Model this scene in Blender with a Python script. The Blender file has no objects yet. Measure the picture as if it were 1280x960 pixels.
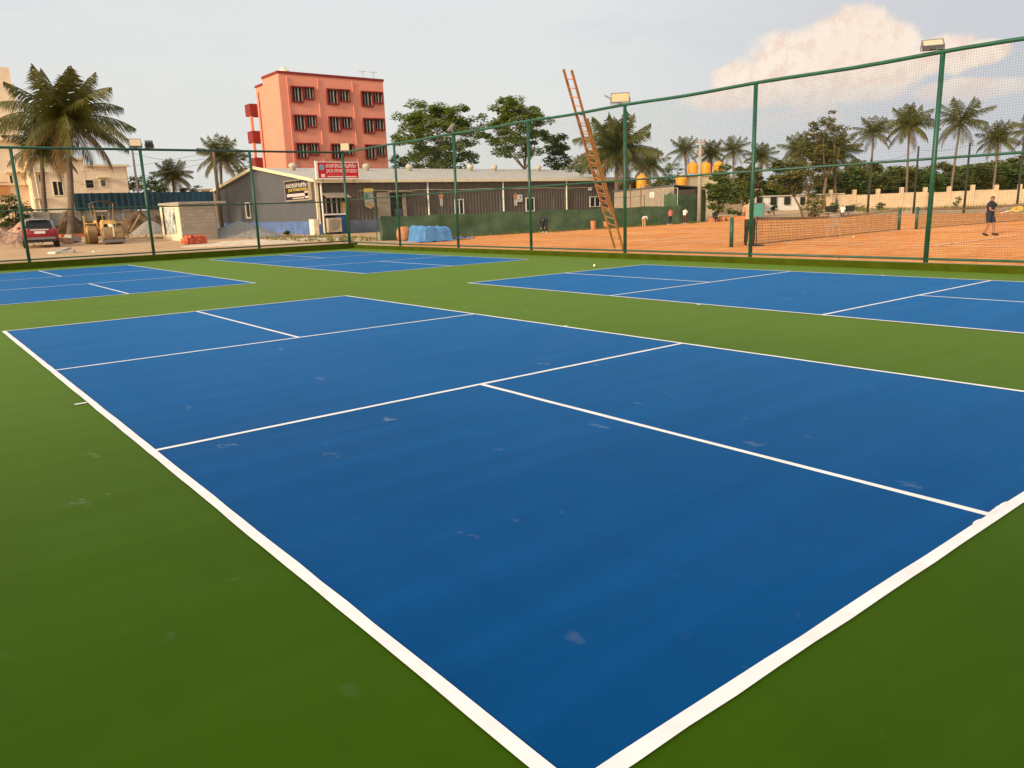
import bpy, bmesh, math, random
from math import sin, cos, pi, radians, sqrt
from mathutils import Vector, Matrix, noise as mnoise
random.seed(7)
scene = bpy.context.scene
COL = scene.collection

# ------------------------------------------------------------------ camera
CX, CY, CZ = -1.2754, -1.4002, 1.6637
YAW, PITCH, ROLL, F = 0.902946, -0.222594, -0.0339358, 970.5
fw = Vector((cos(PITCH)*cos(YAW), cos(PITCH)*sin(YAW), sin(PITCH)))
_r = Vector((sin(YAW), -cos(YAW), 0)); _u = _r.cross(fw)
rt = _r*cos(ROLL) + _u*sin(ROLL); up = -_r*sin(ROLL) + _u*cos(ROLL)
EYE = Vector((CX, CY, CZ))
cd = bpy.data.cameras.new("camera"); cam = bpy.data.objects.new("camera", cd); COL.objects.link(cam)
m3 = Matrix((rt, up, -fw)).transposed()
cam.matrix_world = Matrix.Translation(EYE) @ m3.to_4x4()
cd.sensor_width = 36; cd.lens = F/1280*36; cd.clip_end = 6000; cd.clip_start = 0.05
scene.camera = cam
# survey helpers: sight line of a photo point met with a distance or a known plane
def ray(u, v): return fw + rt*((u-640)/F) - up*((v-480)/F)
def at(u, v, D): return EYE + ray(u, v)*D
def onz(u, v, z): d = ray(u, v); return EYE + d*((z-CZ)/d.z)
def onx(u, v, x): d = ray(u, v); return EYE + d*((x-CX)/d.x)
def ony(u, v, y): d = ray(u, v); return EYE + d*((y-CY)/d.y)
def sstep(a, b, x): t = min(1, max(0, (x-a)/(b-a))); return t*t*(3-2*t)

# ------------------------------------------------------------------ materials
def mat(name, c, rough=.8, var=.18, scale=3., bump=0., spec=.3, metal=0., detail=5, c2=None, bscale=None, bdist=.02, trans=0, streak=None):
    m = bpy.data.materials.new(name); m.use_nodes = True
    nt = m.node_tree; N = nt.nodes; L = nt.links; b = N["Principled BSDF"]
    b.inputs["Roughness"].default_value = rough; b.inputs["Metallic"].default_value = metal
    b.inputs["Specular IOR Level"].default_value = spec
    tc = N.new("ShaderNodeTexCoord")
    src = tc.outputs["Object"]
    if streak:
        mp = N.new("ShaderNodeMapping"); mp.inputs["Scale"].default_value = streak; L.new(src, mp.inputs[0]); src = mp.outputs[0]
    nz = N.new("ShaderNodeTexNoise"); nz.inputs["Scale"].default_value = scale; nz.inputs["Detail"].default_value = detail
    nz.inputs["Roughness"].default_value = .6
    L.new(src, nz.inputs["Vector"])
    rp = N.new("ShaderNodeValToRGB"); e = rp.color_ramp.elements
    a = tuple(x*(1-var) for x in c); d = c2 if c2 else tuple(min(.95, x*(1+var)) for x in c)
    e[0].position = .3; e[1].position = .7
    e[0].color = (*a, 1); e[1].color = (*d, 1)
    L.new(nz.outputs["Fac"], rp.inputs[0]); L.new(rp.outputs[0], b.inputs["Base Color"])
    if bump:
        bn = N.new("ShaderNodeTexNoise"); bn.inputs["Scale"].default_value = bscale or scale*6; bn.inputs["Detail"].default_value = 4
        L.new(tc.outputs["Object"], bn.inputs["Vector"])
        bp = N.new("ShaderNodeBump"); bp.inputs["Strength"].default_value = bump; bp.inputs["Distance"].default_value = bdist
        L.new(bn.outputs["Fac"], bp.inputs["Height"]); L.new(bp.outputs[0], b.inputs["Normal"])
    if trans:
        tr = N.new("ShaderNodeBsdfTranslucent"); L.new(rp.outputs[0], tr.inputs[0])
        mx = N.new("ShaderNodeMixShader"); mx.inputs[0].default_value = trans
        L.new(b.outputs[0], mx.inputs[1]); L.new(tr.outputs[0], mx.inputs[2])
        L.new(mx.outputs[0], N["Material Output"].inputs[0])
    return m
def nodes(m): return m.node_tree.nodes, m.node_tree.links, m.node_tree.nodes["Principled BSDF"]

def court_mat(name, c, rough, seed, dusty, tint, sheen):
    """acrylic sports coating: squeegee bands, blotches, sparse dusty scuffs"""
    m = bpy.data.materials.new(name); m.use_nodes = True
    N, L, b = nodes(m)
    b.inputs["Specular IOR Level"].default_value = .03
    b.inputs["Sheen Weight"].default_value = sheen; b.inputs["Sheen Roughness"].default_value = .27; b.inputs["Sheen Tint"].default_value = (*tint, 1)   # fine sand in the coating catches light at grazing angles
    tc = N.new("ShaderNodeTexCoord")
    def noise(sc, vec, det=4):
        n = N.new("ShaderNodeTexNoise"); n.inputs["Scale"].default_value = sc; n.inputs["Detail"].default_value = det
        L.new(vec, n.inputs["Vector"]); return n.outputs["Fac"]
    def mapped(s, loc=(0, 0, 0)):
        mp = N.new("ShaderNodeMapping"); mp.inputs["Scale"].default_value = s; mp.inputs["Location"].default_value = loc
        L.new(tc.outputs["Object"], mp.inputs[0]); return mp.outputs[0]
    def mixc(fac, a, bcol, k):
        mx = N.new("ShaderNodeMix"); mx.data_type = 'RGBA'
        mr = N.new("ShaderNodeMapRange"); mr.inputs[1].default_value = k[0]; mr.inputs[2].default_value = k[1]
        mr.inputs[3].default_value = 0; mr.inputs[4].default_value = k[2]; mr.clamp = True
        L.new(fac, mr.inputs[0]); L.new(mr.outputs[0], mx.inputs[0])
        L.new(a, mx.inputs[6]) if not isinstance(a, tuple) else setattr(mx.inputs[6], 'default_value', (*a, 1))
        mx.inputs[7].default_value = (*bcol, 1)
        return mx.outputs[2]
    dk = tuple(x*.78 for x in c); lt = tuple(min(1, x*1.22+.002) for x in c)
    o = mixc(noise(.35, mapped((1, 1, 1), (seed, 0, 0))), c, dk, (.4, .7, .75))
    o = mixc(noise(1.0, mapped((.22, 3.2, 1), (0, seed, 0)), 5), o, lt, (.48, .72, .35+.35*(dusty > .8)))
    o = mixc(noise(2.6, mapped((1.6, .4, 1), (0, seed, 0)), 6), o, dk, (.5, .8, .45))
    o = mixc(noise(9, mapped((1, 1, 1)), 6), o, tuple(.75*x+.25*y for x, y in zip(c, (.3, .3, .27))), (.66, .82, .22*dusty))
    # scuffs and footprints: small voronoi islands, only where a slow noise allows
    vo = N.new("ShaderNodeTexVoronoi"); vo.inputs["Scale"].default_value = 2.1; vo.inputs["Randomness"].default_value = 1
    wr = N.new("ShaderNodeVectorMath"); wr.operation = 'ADD'
    nn = N.new("ShaderNodeTexNoise"); nn.inputs["Scale"].default_value = 5; L.new(tc.outputs["Object"], nn.inputs["Vector"])
    sc = N.new("ShaderNodeVectorMath"); sc.operation = 'SCALE'; sc.inputs[3].default_value = .22
    L.new(nn.outputs["Color"], sc.inputs[0]); L.new(mapped((1, .55, 1), (seed*1.3, 2, 0)), wr.inputs[0]); L.new(sc.outputs[0], wr.inputs[1])
    L.new(wr.outputs[0], vo.inputs["Vector"])
    inv = N.new("ShaderNodeMath"); inv.operation = 'SUBTRACT'; inv.inputs[0].default_value = .13; L.new(vo.outputs["Distance"], inv.inputs[1])
    gate = N.new("ShaderNodeMath"); gate.operation = 'MULTIPLY'
    gm = N.new("ShaderNodeMapRange"); gm.inputs[1].default_value = .46; gm.inputs[2].default_value = .56
    L.new(noise(.55, mapped((1, 1, 1), (3, seed, 0)), 2), gm.inputs[0])
    L.new(inv.outputs[0], gate.inputs[0]); L.new(gm.outputs[0], gate.inputs[1])
    br = N.new("ShaderNodeMath"); br.operation = 'MULTIPLY'; L.new(gate.outputs[0], br.inputs[0]); L.new(noise(14, mapped((1, 1, 1))), br.inputs[1])
    o = mixc(br.outputs[0], o, (.32, .33, .31), (.003, .055, .42*dusty))
    o = mixc(noise(210, mapped((1, 1, 1)), 2), o, dk, (.5, .75, .5))
    o = mixc(noise(70, mapped((.35, 1.6, 1), (seed, 1, 0)), 5), o, tuple(.8*x+.2*y for x, y in zip(c, (.3, .3, .27))), (.62, .8, .2*dusty))
    v2 = N.new("ShaderNodeTexVoronoi"); v2.inputs["Scale"].default_value = 4.6
    ad = N.new("ShaderNodeVectorMath"); ad.operation = 'ADD'; s2 = N.new("ShaderNodeVectorMath"); s2.operation = 'SCALE'; s2.inputs[3].default_value = .35
    L.new(nn.outputs["Color"], s2.inputs[0]); L.new(mapped((1, .4, 1), (seed*.7, 9, 0)), ad.inputs[0]); L.new(s2.outputs[0], ad.inputs[1]); L.new(ad.outputs[0], v2.inputs["Vector"])
    i2 = N.new("ShaderNodeMath"); i2.operation = 'SUBTRACT'; i2.inputs[0].default_value = .17; L.new(v2.outputs["Distance"], i2.inputs[1])
    g2 = N.new("ShaderNodeMapRange"); g2.inputs[1].default_value = .54; g2.inputs[2].default_value = .68; L.new(noise(.8, mapped((1, 1, 1), (11, seed, 0)), 2), g2.inputs[0])
    m2 = N.new("ShaderNodeMath"); m2.operation = 'MULTIPLY'; L.new(i2.outputs[0], m2.inputs[0]); L.new(g2.outputs[0], m2.inputs[1])
    m3 = N.new("ShaderNodeMath"); m3.operation = 'MULTIPLY'; L.new(m2.outputs[0], m3.inputs[0]); L.new(noise(22, mapped((1, .5, 1)), 6), m3.inputs[1])
    o = mixc(m3.outputs[0], o, (.3, .32, .32), (.004, .09, .3*dusty))
    L.new(o, b.inputs["Base Color"])
    mr = N.new("ShaderNodeMapRange"); mr.inputs[3].default_value = rough-.07; mr.inputs[4].default_value = rough+.1
    L.new(noise(1.3, mapped((.5, 2, 1))), mr.inputs[0]); L.new(mr.outputs[0], b.inputs["Roughness"])
    bp = N.new("ShaderNodeBump"); bp.inputs["Strength"].default_value = .25; bp.inputs["Distance"].default_value = .003
    L.new(noise(160, mapped((1, 1, 1)), 3), bp.inputs["Height"]); L.new(bp.outputs[0], b.inputs["Normal"])
    return m

M = {}
M['green'] = court_mat('green_acrylic', (.032, .078, .0006), .55, 0, .6, (.62, 1, .2), .25)
M['blue'] = court_mat('blue_acrylic', (.0001, .058, .188), .5, 5, 1., (.05, .38, 1), .42)
M['line'] = mat('white_line_paint', (.77, .74, .69), .65, .05, 5, spec=.25, detail=9, c2=(.85, .83, .79))
M['post'] = mat('green_post_paint', (.012, .085, .045), .4, .25, 4, spec=.5)
M['net'] = mat('green_net_cord', (.022, .05, .036), .7, .1)
M['lens'] = mat('pale_lens', (.6, .45, .27), .25, .08, 20, spec=.5)
M['lamp_body'] = mat('grey_cast_aluminium', (.2, .19, .19), .5, .1, metal=.3)
M['wood'] = mat('orange_brown_wood', (.45, .2, .085), .7, .3, 5, streak=(1, 1, .3))
M['bamboo'] = mat('yellow_brown_wood', (.36, .22, .07), .7, .3, 5)
M['shed_side'] = mat('grey_corrugated_sheet', (.09, .098, .11), .55, .1, 1.2, spec=.4)
M['shed_front'] = mat('brown_grey_corrugated_sheet', (.11, .085, .072), .6, .15, 1.5, spec=.3)
M['roof'] = mat('pale_metal_roof', (.5, .46, .38), .6, .1, .8, spec=.3)
M['cream_trim'] = mat('cream_trim', (.75, .66, .46), .6, .1, 3)
M['plinth'] = mat('blue_grey_plinth', (.1, .17, .36), .8, .25, 1.5, bump=.2)
M['plinth2'] = mat('slate_plinth', (.12, .14, .19), .8, .25, 1.5, bump=.2)
M['dark'] = mat('dark_interior', (.012, .012, .013), .5, .2)
M['glass'] = mat('window_glass', (.05, .06, .07), .08, .2, 2, spec=.7)
M['white'] = mat('white_paint', (.72, .69, .62), .6, .08, 4)
M['red_wall'] = mat('salmon_render', (.74, .28, .19), .85, .05, .5, bump=.1, c2=(.78, .305, .205))
M['red_trim'] = mat('brick_red_trim', (.22, .026, .02), .7, .12, 2)
M['sash_cream'] = mat('sash_cream', (.5, .44, .34), .7, .1)
M['cream_wall'] = mat('cream_render', (.8, .65, .46), .85, .1, .7, bump=.1)
M['white_wall'] = mat('white_wash', (.62, .62, .57), .85, .1, .9)
M['yellow_wall'] = mat('pale_yellow_render', (.72, .62, .38), .85, .1, .9)
M['peach_wall'] = mat('peach_render', (.68, .5, .32), .85, .1, .9)
M['orange_plastic'] = mat('orange_tank_plastic', (.75, .3, .015), .45, .1, 2, spec=.5)
M['concrete'] = mat('concrete', (.36, .33, .27), .9, .2, 3, bump=.2)
M['bark'] = mat('bark', (.17, .115, .07), .95, .35, 6, bump=.5, streak=(1, 1, 3))
M['palm_bark'] = mat('palm_bark', (.16, .12, .085), .95, .3, 3, bump=.5, streak=(.4, .4, 5))
M['leaf'] = mat('mid_green_leaf', (.15, .22, .034), .5, .3, .9, trans=.4, c2=(.24, .3, .055))
M['leaf_dk'] = mat('dark_green_leaf', (.08, .13, .026), .5, .35, .9, trans=.35, c2=(.13, .18, .036))
M['leaf_ol'] = mat('olive_leaf', (.17, .19, .032), .55, .3, .8, trans=.35, c2=(.26, .24, .055))
M['leaf_br'] = mat('brown_green_leaf', (.18, .18, .042), .55, .3, .8, trans=.35, c2=(.27, .24, .065))
M['palm'] = mat('palm_frond_green', (.085, .1, .014), .45, .35, .6, trans=.25, c2=(.16, .15, .028), spec=.4)
M['palm_dry'] = mat('dry_palm_frond', (.17, .11, .035), .7, .3, .8, trans=.2)
M['shade'] = mat('green_shade_cloth', (.07, .14, .07), .85, .25, .9, trans=.25, c2=(.13, .2, .105))
M['blue_tarp'] = mat('blue_tarpaulin', (.09, .27, .55), .5, .2, 3, spec=.4)
M['terracotta'] = mat('terracotta', (.5, .22, .1), .85, .2, 5)
M['sand'] = mat('pale_sand', (.62, .5, .35), .95, .15, 3, bump=.3)
M['gravel'] = mat('grey_gravel', (.3, .275, .235), .95, .4, 9, bump=.9, bscale=14, bdist=.1)
M['rubble'] = mat('pink_brick_rubble', (.42, .25, .17), .95, .4, 4, bump=.9, bscale=5, bdist=.2)
M['soil'] = mat('dark_brown_soil', (.14, .085, .045), .95, .45, 2, bump=.8, bscale=5, bdist=.2)
M['brick_or'] = mat('orange_red_brick', (.62, .14, .07), .85, .3, 8)
M['car_red'] = mat('red_car_paint', (.25, .005, .014), .25, .05, spec=.6)
M['car_silver'] = mat('silver_grey_paint', (.24, .24, .24), .35, .05, spec=.6)
M['black'] = mat('black_rubber', (.018, .018, .018), .7, .2)
M['chrome'] = mat('bright_metal', (.75, .73, .7), .3, .05, metal=.5)
M['yellow'] = mat('faded_yellow_paint', (.62, .38, .13), .7, .35, 3)
M['rust'] = mat('rusty_drum_steel', (.3, .19, .09), .75, .3, 4, streak=(.3, 4, 4))
M['tail'] = mat('tail_lamp', (.5, .05, .05), .2, .1)
M['skin'] = mat('brown_skin', (.3, .16, .095), .6, .05)
M['lip_eye'] = mat('dark_features', (.05, .02, .015), .4, .05)
M['hair'] = mat('black_hair', (.012, .01, .009), .6, .1)
M['navy'] = mat('dark_navy_cloth', (.02, .022, .04), .85, .1)
M['white_cloth'] = mat('white_cloth', (.75, .72, .66), .85, .06)
M['pink_cloth'] = mat('pink_cloth', (.6, .16, .14), .85, .06)
M['khaki'] = mat('khaki_cloth', (.5, .34, .19), .85, .1)
M['maroon'] = mat('maroon_cloth', (.12, .03, .035), .85, .1)
M['olive'] = mat('dark_olive_cloth', (.035, .035, .022), .85, .1)
M['racket'] = mat('yellow_racket_frame', (.8, .5, .04), .4, .05)
M['teal'] = mat('teal_board', (.09, .3, .25), .6, .12, 3)
M['ball'] = mat('pale_tennis_ball', (.75, .75, .5), .8, .05)
M['red_sign'] = mat('red_sign_sheet', (.55, .006, .022), .45, .05)
M['black_sign'] = mat('black_sign_sheet', (.02, .014, .022), .45, .05)
M['sign_yellow'] = mat('yellow_letter', (.8, .58, .1), .5, .03)
M['wire'] = mat('grey_wire', (.12, .12, .12), .6, .05)
M['steel'] = mat('galvanised_steel', (.38, .36, .33), .5, .12, 3, metal=.3)
M['tan_panel'] = mat('tan_grey_sheet', (.3, .25, .19), .7, .12, 2)

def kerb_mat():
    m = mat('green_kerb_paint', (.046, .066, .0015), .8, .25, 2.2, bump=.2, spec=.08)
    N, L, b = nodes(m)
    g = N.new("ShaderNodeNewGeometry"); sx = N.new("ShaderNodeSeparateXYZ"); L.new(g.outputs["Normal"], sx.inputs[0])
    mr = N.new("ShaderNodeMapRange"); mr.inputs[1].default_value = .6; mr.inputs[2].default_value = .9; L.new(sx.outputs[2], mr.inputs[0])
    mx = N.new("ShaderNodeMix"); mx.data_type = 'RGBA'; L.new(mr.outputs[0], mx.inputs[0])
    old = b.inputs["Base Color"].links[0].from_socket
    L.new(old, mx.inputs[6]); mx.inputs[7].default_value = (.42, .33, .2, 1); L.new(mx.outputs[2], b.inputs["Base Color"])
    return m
M['kerb'] = kerb_mat()

def ground_mat(name, cols, scale, bump=.5):
    m = mat(name, cols[0], .95, 0, scale, bump=bump, bscale=4, bdist=.06, c2=cols[1], spec=.15)
    N, L, b = nodes(m)
    tc = [n for n in N if n.type == 'TEX_COORD'][0]
    n2 = N.new("ShaderNodeTexNoise"); n2.inputs["Scale"].default_value = 1.7; n2.inputs["Detail"].default_value = 8; n2.inputs["Roughness"].default_value = .7
    mp = N.new("ShaderNodeMapping"); mp.inputs["Scale"].default_value = (.5, 1.6, 1); L.new(tc.outputs["Object"], mp.inputs[0]); L.new(mp.outputs[0], n2.inputs["Vector"])
    mr = N.new("ShaderNodeMapRange"); mr.inputs[1].default_value = .45; mr.inputs[2].default_value = .72; mr.inputs[4].default_value = .7; L.new(n2.outputs["Fac"], mr.inputs[0])
    mx = N.new("ShaderNodeMix"); mx.data_type = 'RGBA'; L.new(mr.outputs[0], mx.inputs[0])
    L.new(b.inputs["Base Color"].links[0].from_socket, mx.inputs[6]); mx.inputs[7].default_value = (*cols[2], 1)
    L.new(mx.outputs[2], b.inputs["Base Color"])
    return m
M['dirt'] = ground_mat('sandy_dirt', [(.46, .27, .125), (.56, .37, .2), (.62, .46, .3)], .35)
M['clay'] = ground_mat('orange_clay', [(.6, .185, .035), (.8, .31, .08), (.88, .5, .22)], .22, .25)

def block_mat():
    m = bpy.data.materials.new('grey_block_masonry'); m.use_nodes = True; N, L, b = nodes(m)
    b.inputs["Roughness"].default_value = .95
    tc = N.new("ShaderNodeTexCoord"); sx = N.new("ShaderNodeSeparateXYZ"); L.new(tc.outputs["Object"], sx.inputs[0])
    ad = N.new("ShaderNodeMath"); L.new(sx.outputs[0], ad.inputs[0]); L.new(sx.outputs[1], ad.inputs[1])
    cb = N.new("ShaderNodeCombineXYZ"); L.new(ad.outputs[0], cb.inputs[0]); L.new(sx.outputs[2], cb.inputs[1])
    br = N.new("ShaderNodeTexBrick"); L.new(cb.outputs[0], br.inputs["Vector"]); br.inputs["Scale"].default_value = 1
    br.inputs["Brick Width"].default_value = .42; br.inputs["Row Height"].default_value = .21; br.inputs["Mortar Size"].default_value = .012
    br.inputs["Color1"].default_value = (.3, .26, .2, 1); br.inputs["Color2"].default_value = (.4, .34, .26, 1); br.inputs["Mortar"].default_value = (.24, .2, .15, 1)
    L.new(br.outputs[0], b.inputs["Base Color"])
    return m
M['block'] = block_mat()

# ------------------------------------------------------------------ mesh builder
class MB:
    def __init__(s): s.v = []; s.f = []; s.mi = []; s.cur = 0
    def add(s, vs, fs):
        o = len(s.v); s.v += [tuple(v) for v in vs]
        for f in fs: s.f.append([i+o for i in f]); s.mi.append(s.cur)
        return s
    def box(s, x0, x1, y0, y1, z0, z1):
        if x0 > x1: x0, x1 = x1, x0
        if y0 > y1: y0, y1 = y1, y0
        return s.add([(x0,y0,z0),(x1,y0,z0),(x1,y1,z0),(x0,y1,z0),(x0,y0,z1),(x1,y0,z1),(x1,y1,z1),(x0,y1,z1)],
              [(0,3,2,1),(4,5,6,7),(0,1,5,4),(1,2,6,5),(2,3,7,6),(3,0,4,7)])
    def obox(s, c, size, rot=None):
        h = Vector(size)/2; R = rot or Matrix.Identity(3); c = Vector(c); vs = []
        for sx, sy, sz in ((-1,-1,-1),(1,-1,-1),(1,1,-1),(-1,1,-1),(-1,-1,1),(1,-1,1),(1,1,1),(-1,1,1)):
            vs.append(c + R @ Vector((h.x*sx, h.y*sy, h.z*sz)))
        return s.add(vs, [(0,3,2,1),(4,5,6,7),(0,1,5,4),(1,2,6,5),(2,3,7,6),(3,0,4,7)])
    def tube(s, p0, p1, r0, r1=None, n=8, caps=True): return s.path([p0, p1], [r0, r0 if r1 is None else r1], n, caps)
    def path(s, pts, rs, n=8, caps=True):
        pts = [Vector(p) for p in pts]; o = len(s.v); ring = []
        ref = None
        for i, p in enumerate(pts):
            d = (pts[min(i+1, len(pts)-1)] - pts[max(i-1, 0)])
            d = d.normalized() if d.length > 1e-9 else Vector((0, 0, 1))
            if ref is None: ref = Vector((1, 0, 0)) if abs(d.x) < .8 else Vector((0, 1, 0))
            a = (ref - d*ref.dot(d)).normalized(); ref = a; b = d.cross(a)
            ring.append([p + (a*cos(2*pi*k/n) + b*sin(2*pi*k/n))*rs[i] for k in range(n)])
        for r in ring: s.v += [tuple(q) for q in r]
        for i in range(len(pts)-1):
            for k in range(n):
                k2 = (k+1) % n
                s.f.append([o+i*n+k, o+i*n+k2, o+(i+1)*n+k2, o+(i+1)*n+k]); s.mi.append(s.cur)
        if caps:
            s.f.append([o+k for k in reversed(range(n))]); s.mi.append(s.cur)
            s.f.append([o+(len(pts)-1)*n+k for k in range(n)]); s.mi.append(s.cur)
        return s
    def lathe(s, c, prof, n=16, axis='z'):
        c = Vector(c); o = len(s.v)
        for r, z in prof:
            for k in range(n):
                a = 2*pi*k/n
                q = Vector((r*cos(a), r*sin(a), z))
                if axis == 'x': q = Vector((z, r*cos(a), r*sin(a)))
                if axis == 'y': q = Vector((r*sin(a), z, r*cos(a)))
                s.v.append(tuple(c+q))
        for i in range(len(prof)-1):
            for k in range(n):
                k2 = (k+1) % n; s.f.append([o+i*n+k, o+i*n+k2, o+(i+1)*n+k2, o+(i+1)*n+k]); s.mi.append(s.cur)
        s.f.append([o+k for k in reversed(range(n))]); s.mi.append(s.cur)
        s.f.append([o+(len(prof)-1)*n+k for k in range(n)]); s.mi.append(s.cur)
        return s
    def ball(s, c, r, n=10, sq=(1, 1, 1)):
        prof = [(sin(pi*(i+.001)/(n//2))*1, -cos(pi*i/(n//2))) for i in range(n//2+1)]
        c = Vector(c); o = len(s.v)
        for pr, z in prof:
            for k in range(n):
                a = 2*pi*k/n; s.v.append((c.x+r*sq[0]*max(pr, .01)*cos(a), c.y+r*sq[1]*max(pr, .01)*sin(a), c.z+r*sq[2]*z))
        for i in range(len(prof)-1):
            for k in range(n):
                k2 = (k+1) % n; s.f.append([o+i*n+k, o+i*n+k2, o+(i+1)*n+k2, o+(i+1)*n+k]); s.mi.append(s.cur)
        return s
    def quad(s, a, b, c, d): return s.add([a, b, c, d], [(0, 1, 2, 3)])
    def build(s, name, mats, parent=None, local=False, smooth=False, label=None):
        off = Vector((0, 0, 0))
        if parent is not None and not local: off = Vector(parent.location)
        me = bpy.data.meshes.new(name)
        me.from_pydata([(v[0]-off.x, v[1]-off.y, v[2]-off.z) for v in s.v], [], s.f)
        if not isinstance(mats, (list, tuple)): mats = [mats]
        for m_ in mats: me.materials.append(M[m_] if isinstance(m_, str) else m_)
        if len(mats) > 1: me.polygons.foreach_set('material_index', s.mi)
        if smooth: me.polygons.foreach_set('use_smooth', [True]*len(me.polygons))
        me.update()
        o = bpy.data.objects.new(name, me); COL.objects.link(o)
        if parent is not None: o.parent = parent
        if label: o['label'] = label
        return o
def thing(name, label, cat, loc, rz=0, group=None):
    o = bpy.data.objects.new(name, None); COL.objects.link(o); o.location = loc; o.rotation_euler = (0, 0, rz)
    o.empty_display_size = .2
    o['label'] = label; o['category'] = cat
    if group: o['group'] = group
    return o
def tag(o, label, cat, group=None):
    o['label'] = label; o['category'] = cat
    if group: o['group'] = group
    return o
def solo(name, mb, mats, label, cat, group=None, smooth=False, origin=None):
    """a thing that is a single mesh; origin moved to its base"""
    if origin is None:
        xs = [v[0] for v in mb.v]; ys = [v[1] for v in mb.v]; zs = [v[2] for v in mb.v]
        origin = ((min(xs)+max(xs))/2, (min(ys)+max(ys))/2, min(zs))
    og = Vector(origin); mb.v = [(v[0]-og.x, v[1]-og.y, v[2]-og.z) for v in mb.v]
    o = mb.build(name, mats, smooth=smooth); o.location = og
    return tag(o, label, cat, group)
def struct(name, mb, mats, kind='structure', smooth=False):
    o = mb.build(name, mats, smooth=smooth); o['kind'] = kind; return o
def copy_tree(o, parent=None):
    c = o.copy(); COL.objects.link(c); c.parent = parent
    for ch in [x for x in o.children]: copy_tree(ch, c)
    return c

# ------------------------------------------------------------------ ground
KX, KY = 16.8, 33.65          # court-side faces of the kerbs
def h(x, y):
    if -9 < x < KX+.1 and -13 < y < KY+.1: return -.14
    n = .25 + .009*min(max(y-33.8, 0), 16) + .025*min(max(y-50, 0), 26)
    e = -.01 + .2*sstep(40, 54, y) + .2*sstep(54, 70, y)
    t = max(sstep(15.5, 25, x), 1-sstep(33.2, 39, y) if x > KX else 0)
    return n*(1-t) + e*t
def axis(lo, hi, ks, step):
    a = []; x = lo
    while x < hi: a.append(x); x += step
    a = [q for q in a if all(abs(q-k) > .2 for k in ks)]
    far = [-2500, -900, -400, -200, -110]
    return sorted(set(far + [lo-30, lo-12] + a + ks + [hi, hi+15, hi+40, hi+90, hi+180, 500, 900, 2500]))
xs = axis(-30, 120, [-9.02, -8.98, KX+.08, KX+.12, 15.5], 1.5); ys = axis(-30, 120, [-13.02, -12.98, KY+.08, KY+.12], 1.5)
g = MB(); nx = len(xs)
for y in ys:
    for x in xs: g.v.append((x, y, h(x, y) + (0 if h(x, y) < -.1 else .02*mnoise.noise((x*.5, y*.5, 0)))))
for j in range(len(ys)-1):
    for i in range(nx-1): g.f.append([j*nx+i, j*nx+i+1, (j+1)*nx+i+1, (j+1)*nx+i]); g.mi.append(0)
struct('ground', g, 'dirt', smooth=True)
# clay tennis ground: one undulating sheet
g = MB(); cxs = [17.05+i*1.25 for i in range(42)]; cys = [-40+i*1.3 for i in range(61)]
def cedge(x): return 38.3 + .6*mnoise.noise((x*.3, 3, 0)) + max(0, x-38)*.05
for y in cys:
    for x in cxs:
        yy = y if y < 37 else 37 + (y-37)/1.0*(cedge(x)-37)
        yy = min(yy, cedge(x)); g.v.append((x, yy, .012 + .012*(mnoise.noise((x*.4, yy*.4, 5))+1)))
for j in range(len(cys)-1):
    for i in range(len(cxs)-1):
        a = j*42+i
        if g.v[a+42][1]-g.v[a][1] > .02: g.f.append([a, a+1, a+43, a+42]); g.mi.append(0)
struct('clay_court', g, 'clay', smooth=True)
# court slab
struct('court_slab', MB().box(-8.98, KX, -12.98, KY, -.13, 0), 'green')
DX, DY = 9.161, 18.387
ln = MB(); W = .05
def strip(ax, a0, a1, c, w, z=.008, jit=0.0028):
    """painted strip along axis ax with slightly uneven edges"""
    n = max(2, int(abs(a1-a0)/.25)); rows = []
    for i in range(n+1):
        t = a0 + (a1-a0)*i/n
        e1 = w/2 + random.uniform(-jit, jit); e2 = w/2 + random.uniform(-jit, jit)
        rows.append(((t, c-e1), (t, c+e2)) if ax == 'x' else ((c-e1, t), (c+e2, t)))
    for i in range(n):
        (a, b), (c2, d) = rows[i], rows[i+1]
        q = [(a[0], a[1], z), (c2[0], c2[1], z), (d[0], d[1], z), (b[0], b[1], z)]
        if ax == 'y': q = q[::-1]
        ln.add(q, [(0, 1, 2, 3)])
for i in (0, 1):
    for j in (0, 1):
        ox, oy = i*DX, j*DY
        struct('playing_court', MB().add([(ox+.015, oy+.015, .004), (ox+6.085, oy+.015, .004), (ox+6.085, oy+13.395, .004), (ox+.015, oy+13.395, .004)], [(0, 1, 2, 3)]), 'blue')
        near = (i == 0 and j == 0)
        ws = .062 if near else .055
        ln = MB()
        strip('y', oy, oy+13.41, ox+.03, ws); strip('y', oy, oy+13.41, ox+6.07, W)
        strip('x', ox+.002, ox+6.09, oy+.03, ws, .0074); strip('x', ox+.002, ox+6.09, oy+13.38, W, .0074)
        strip('x', ox+.03, ox+6.07, oy+4.57, W, .0068); strip('x', ox+.03, ox+6.07, oy+8.84, W, .0068)
        strip('y', oy+.03, oy+4.57, ox+3.05, W, .0062); strip('y', oy+8.84, oy+13.38, ox+3.05, W, .0062)
        # small net-post ticks outside the side lines
        strip('x', ox-.11, ox-.004, oy+6.7, .045); strip('x', ox+6.096, ox+6.15, oy+6.7, .05)
        if near:   # paint bleed at the centre mark of the base line
            for _ in range(9):
                a = 3.05 + random.uniform(-.16, .2); r_ = random.uniform(.01, .02)
                ln.add([(a+r_*3.2*cos(k*pi/4), .06+r_*.7*sin(k*pi/4), .0085+.0001*_) for k in range(8)], [tuple(range(8))])
        struct('court_line_markings', ln, 'line')
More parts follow.
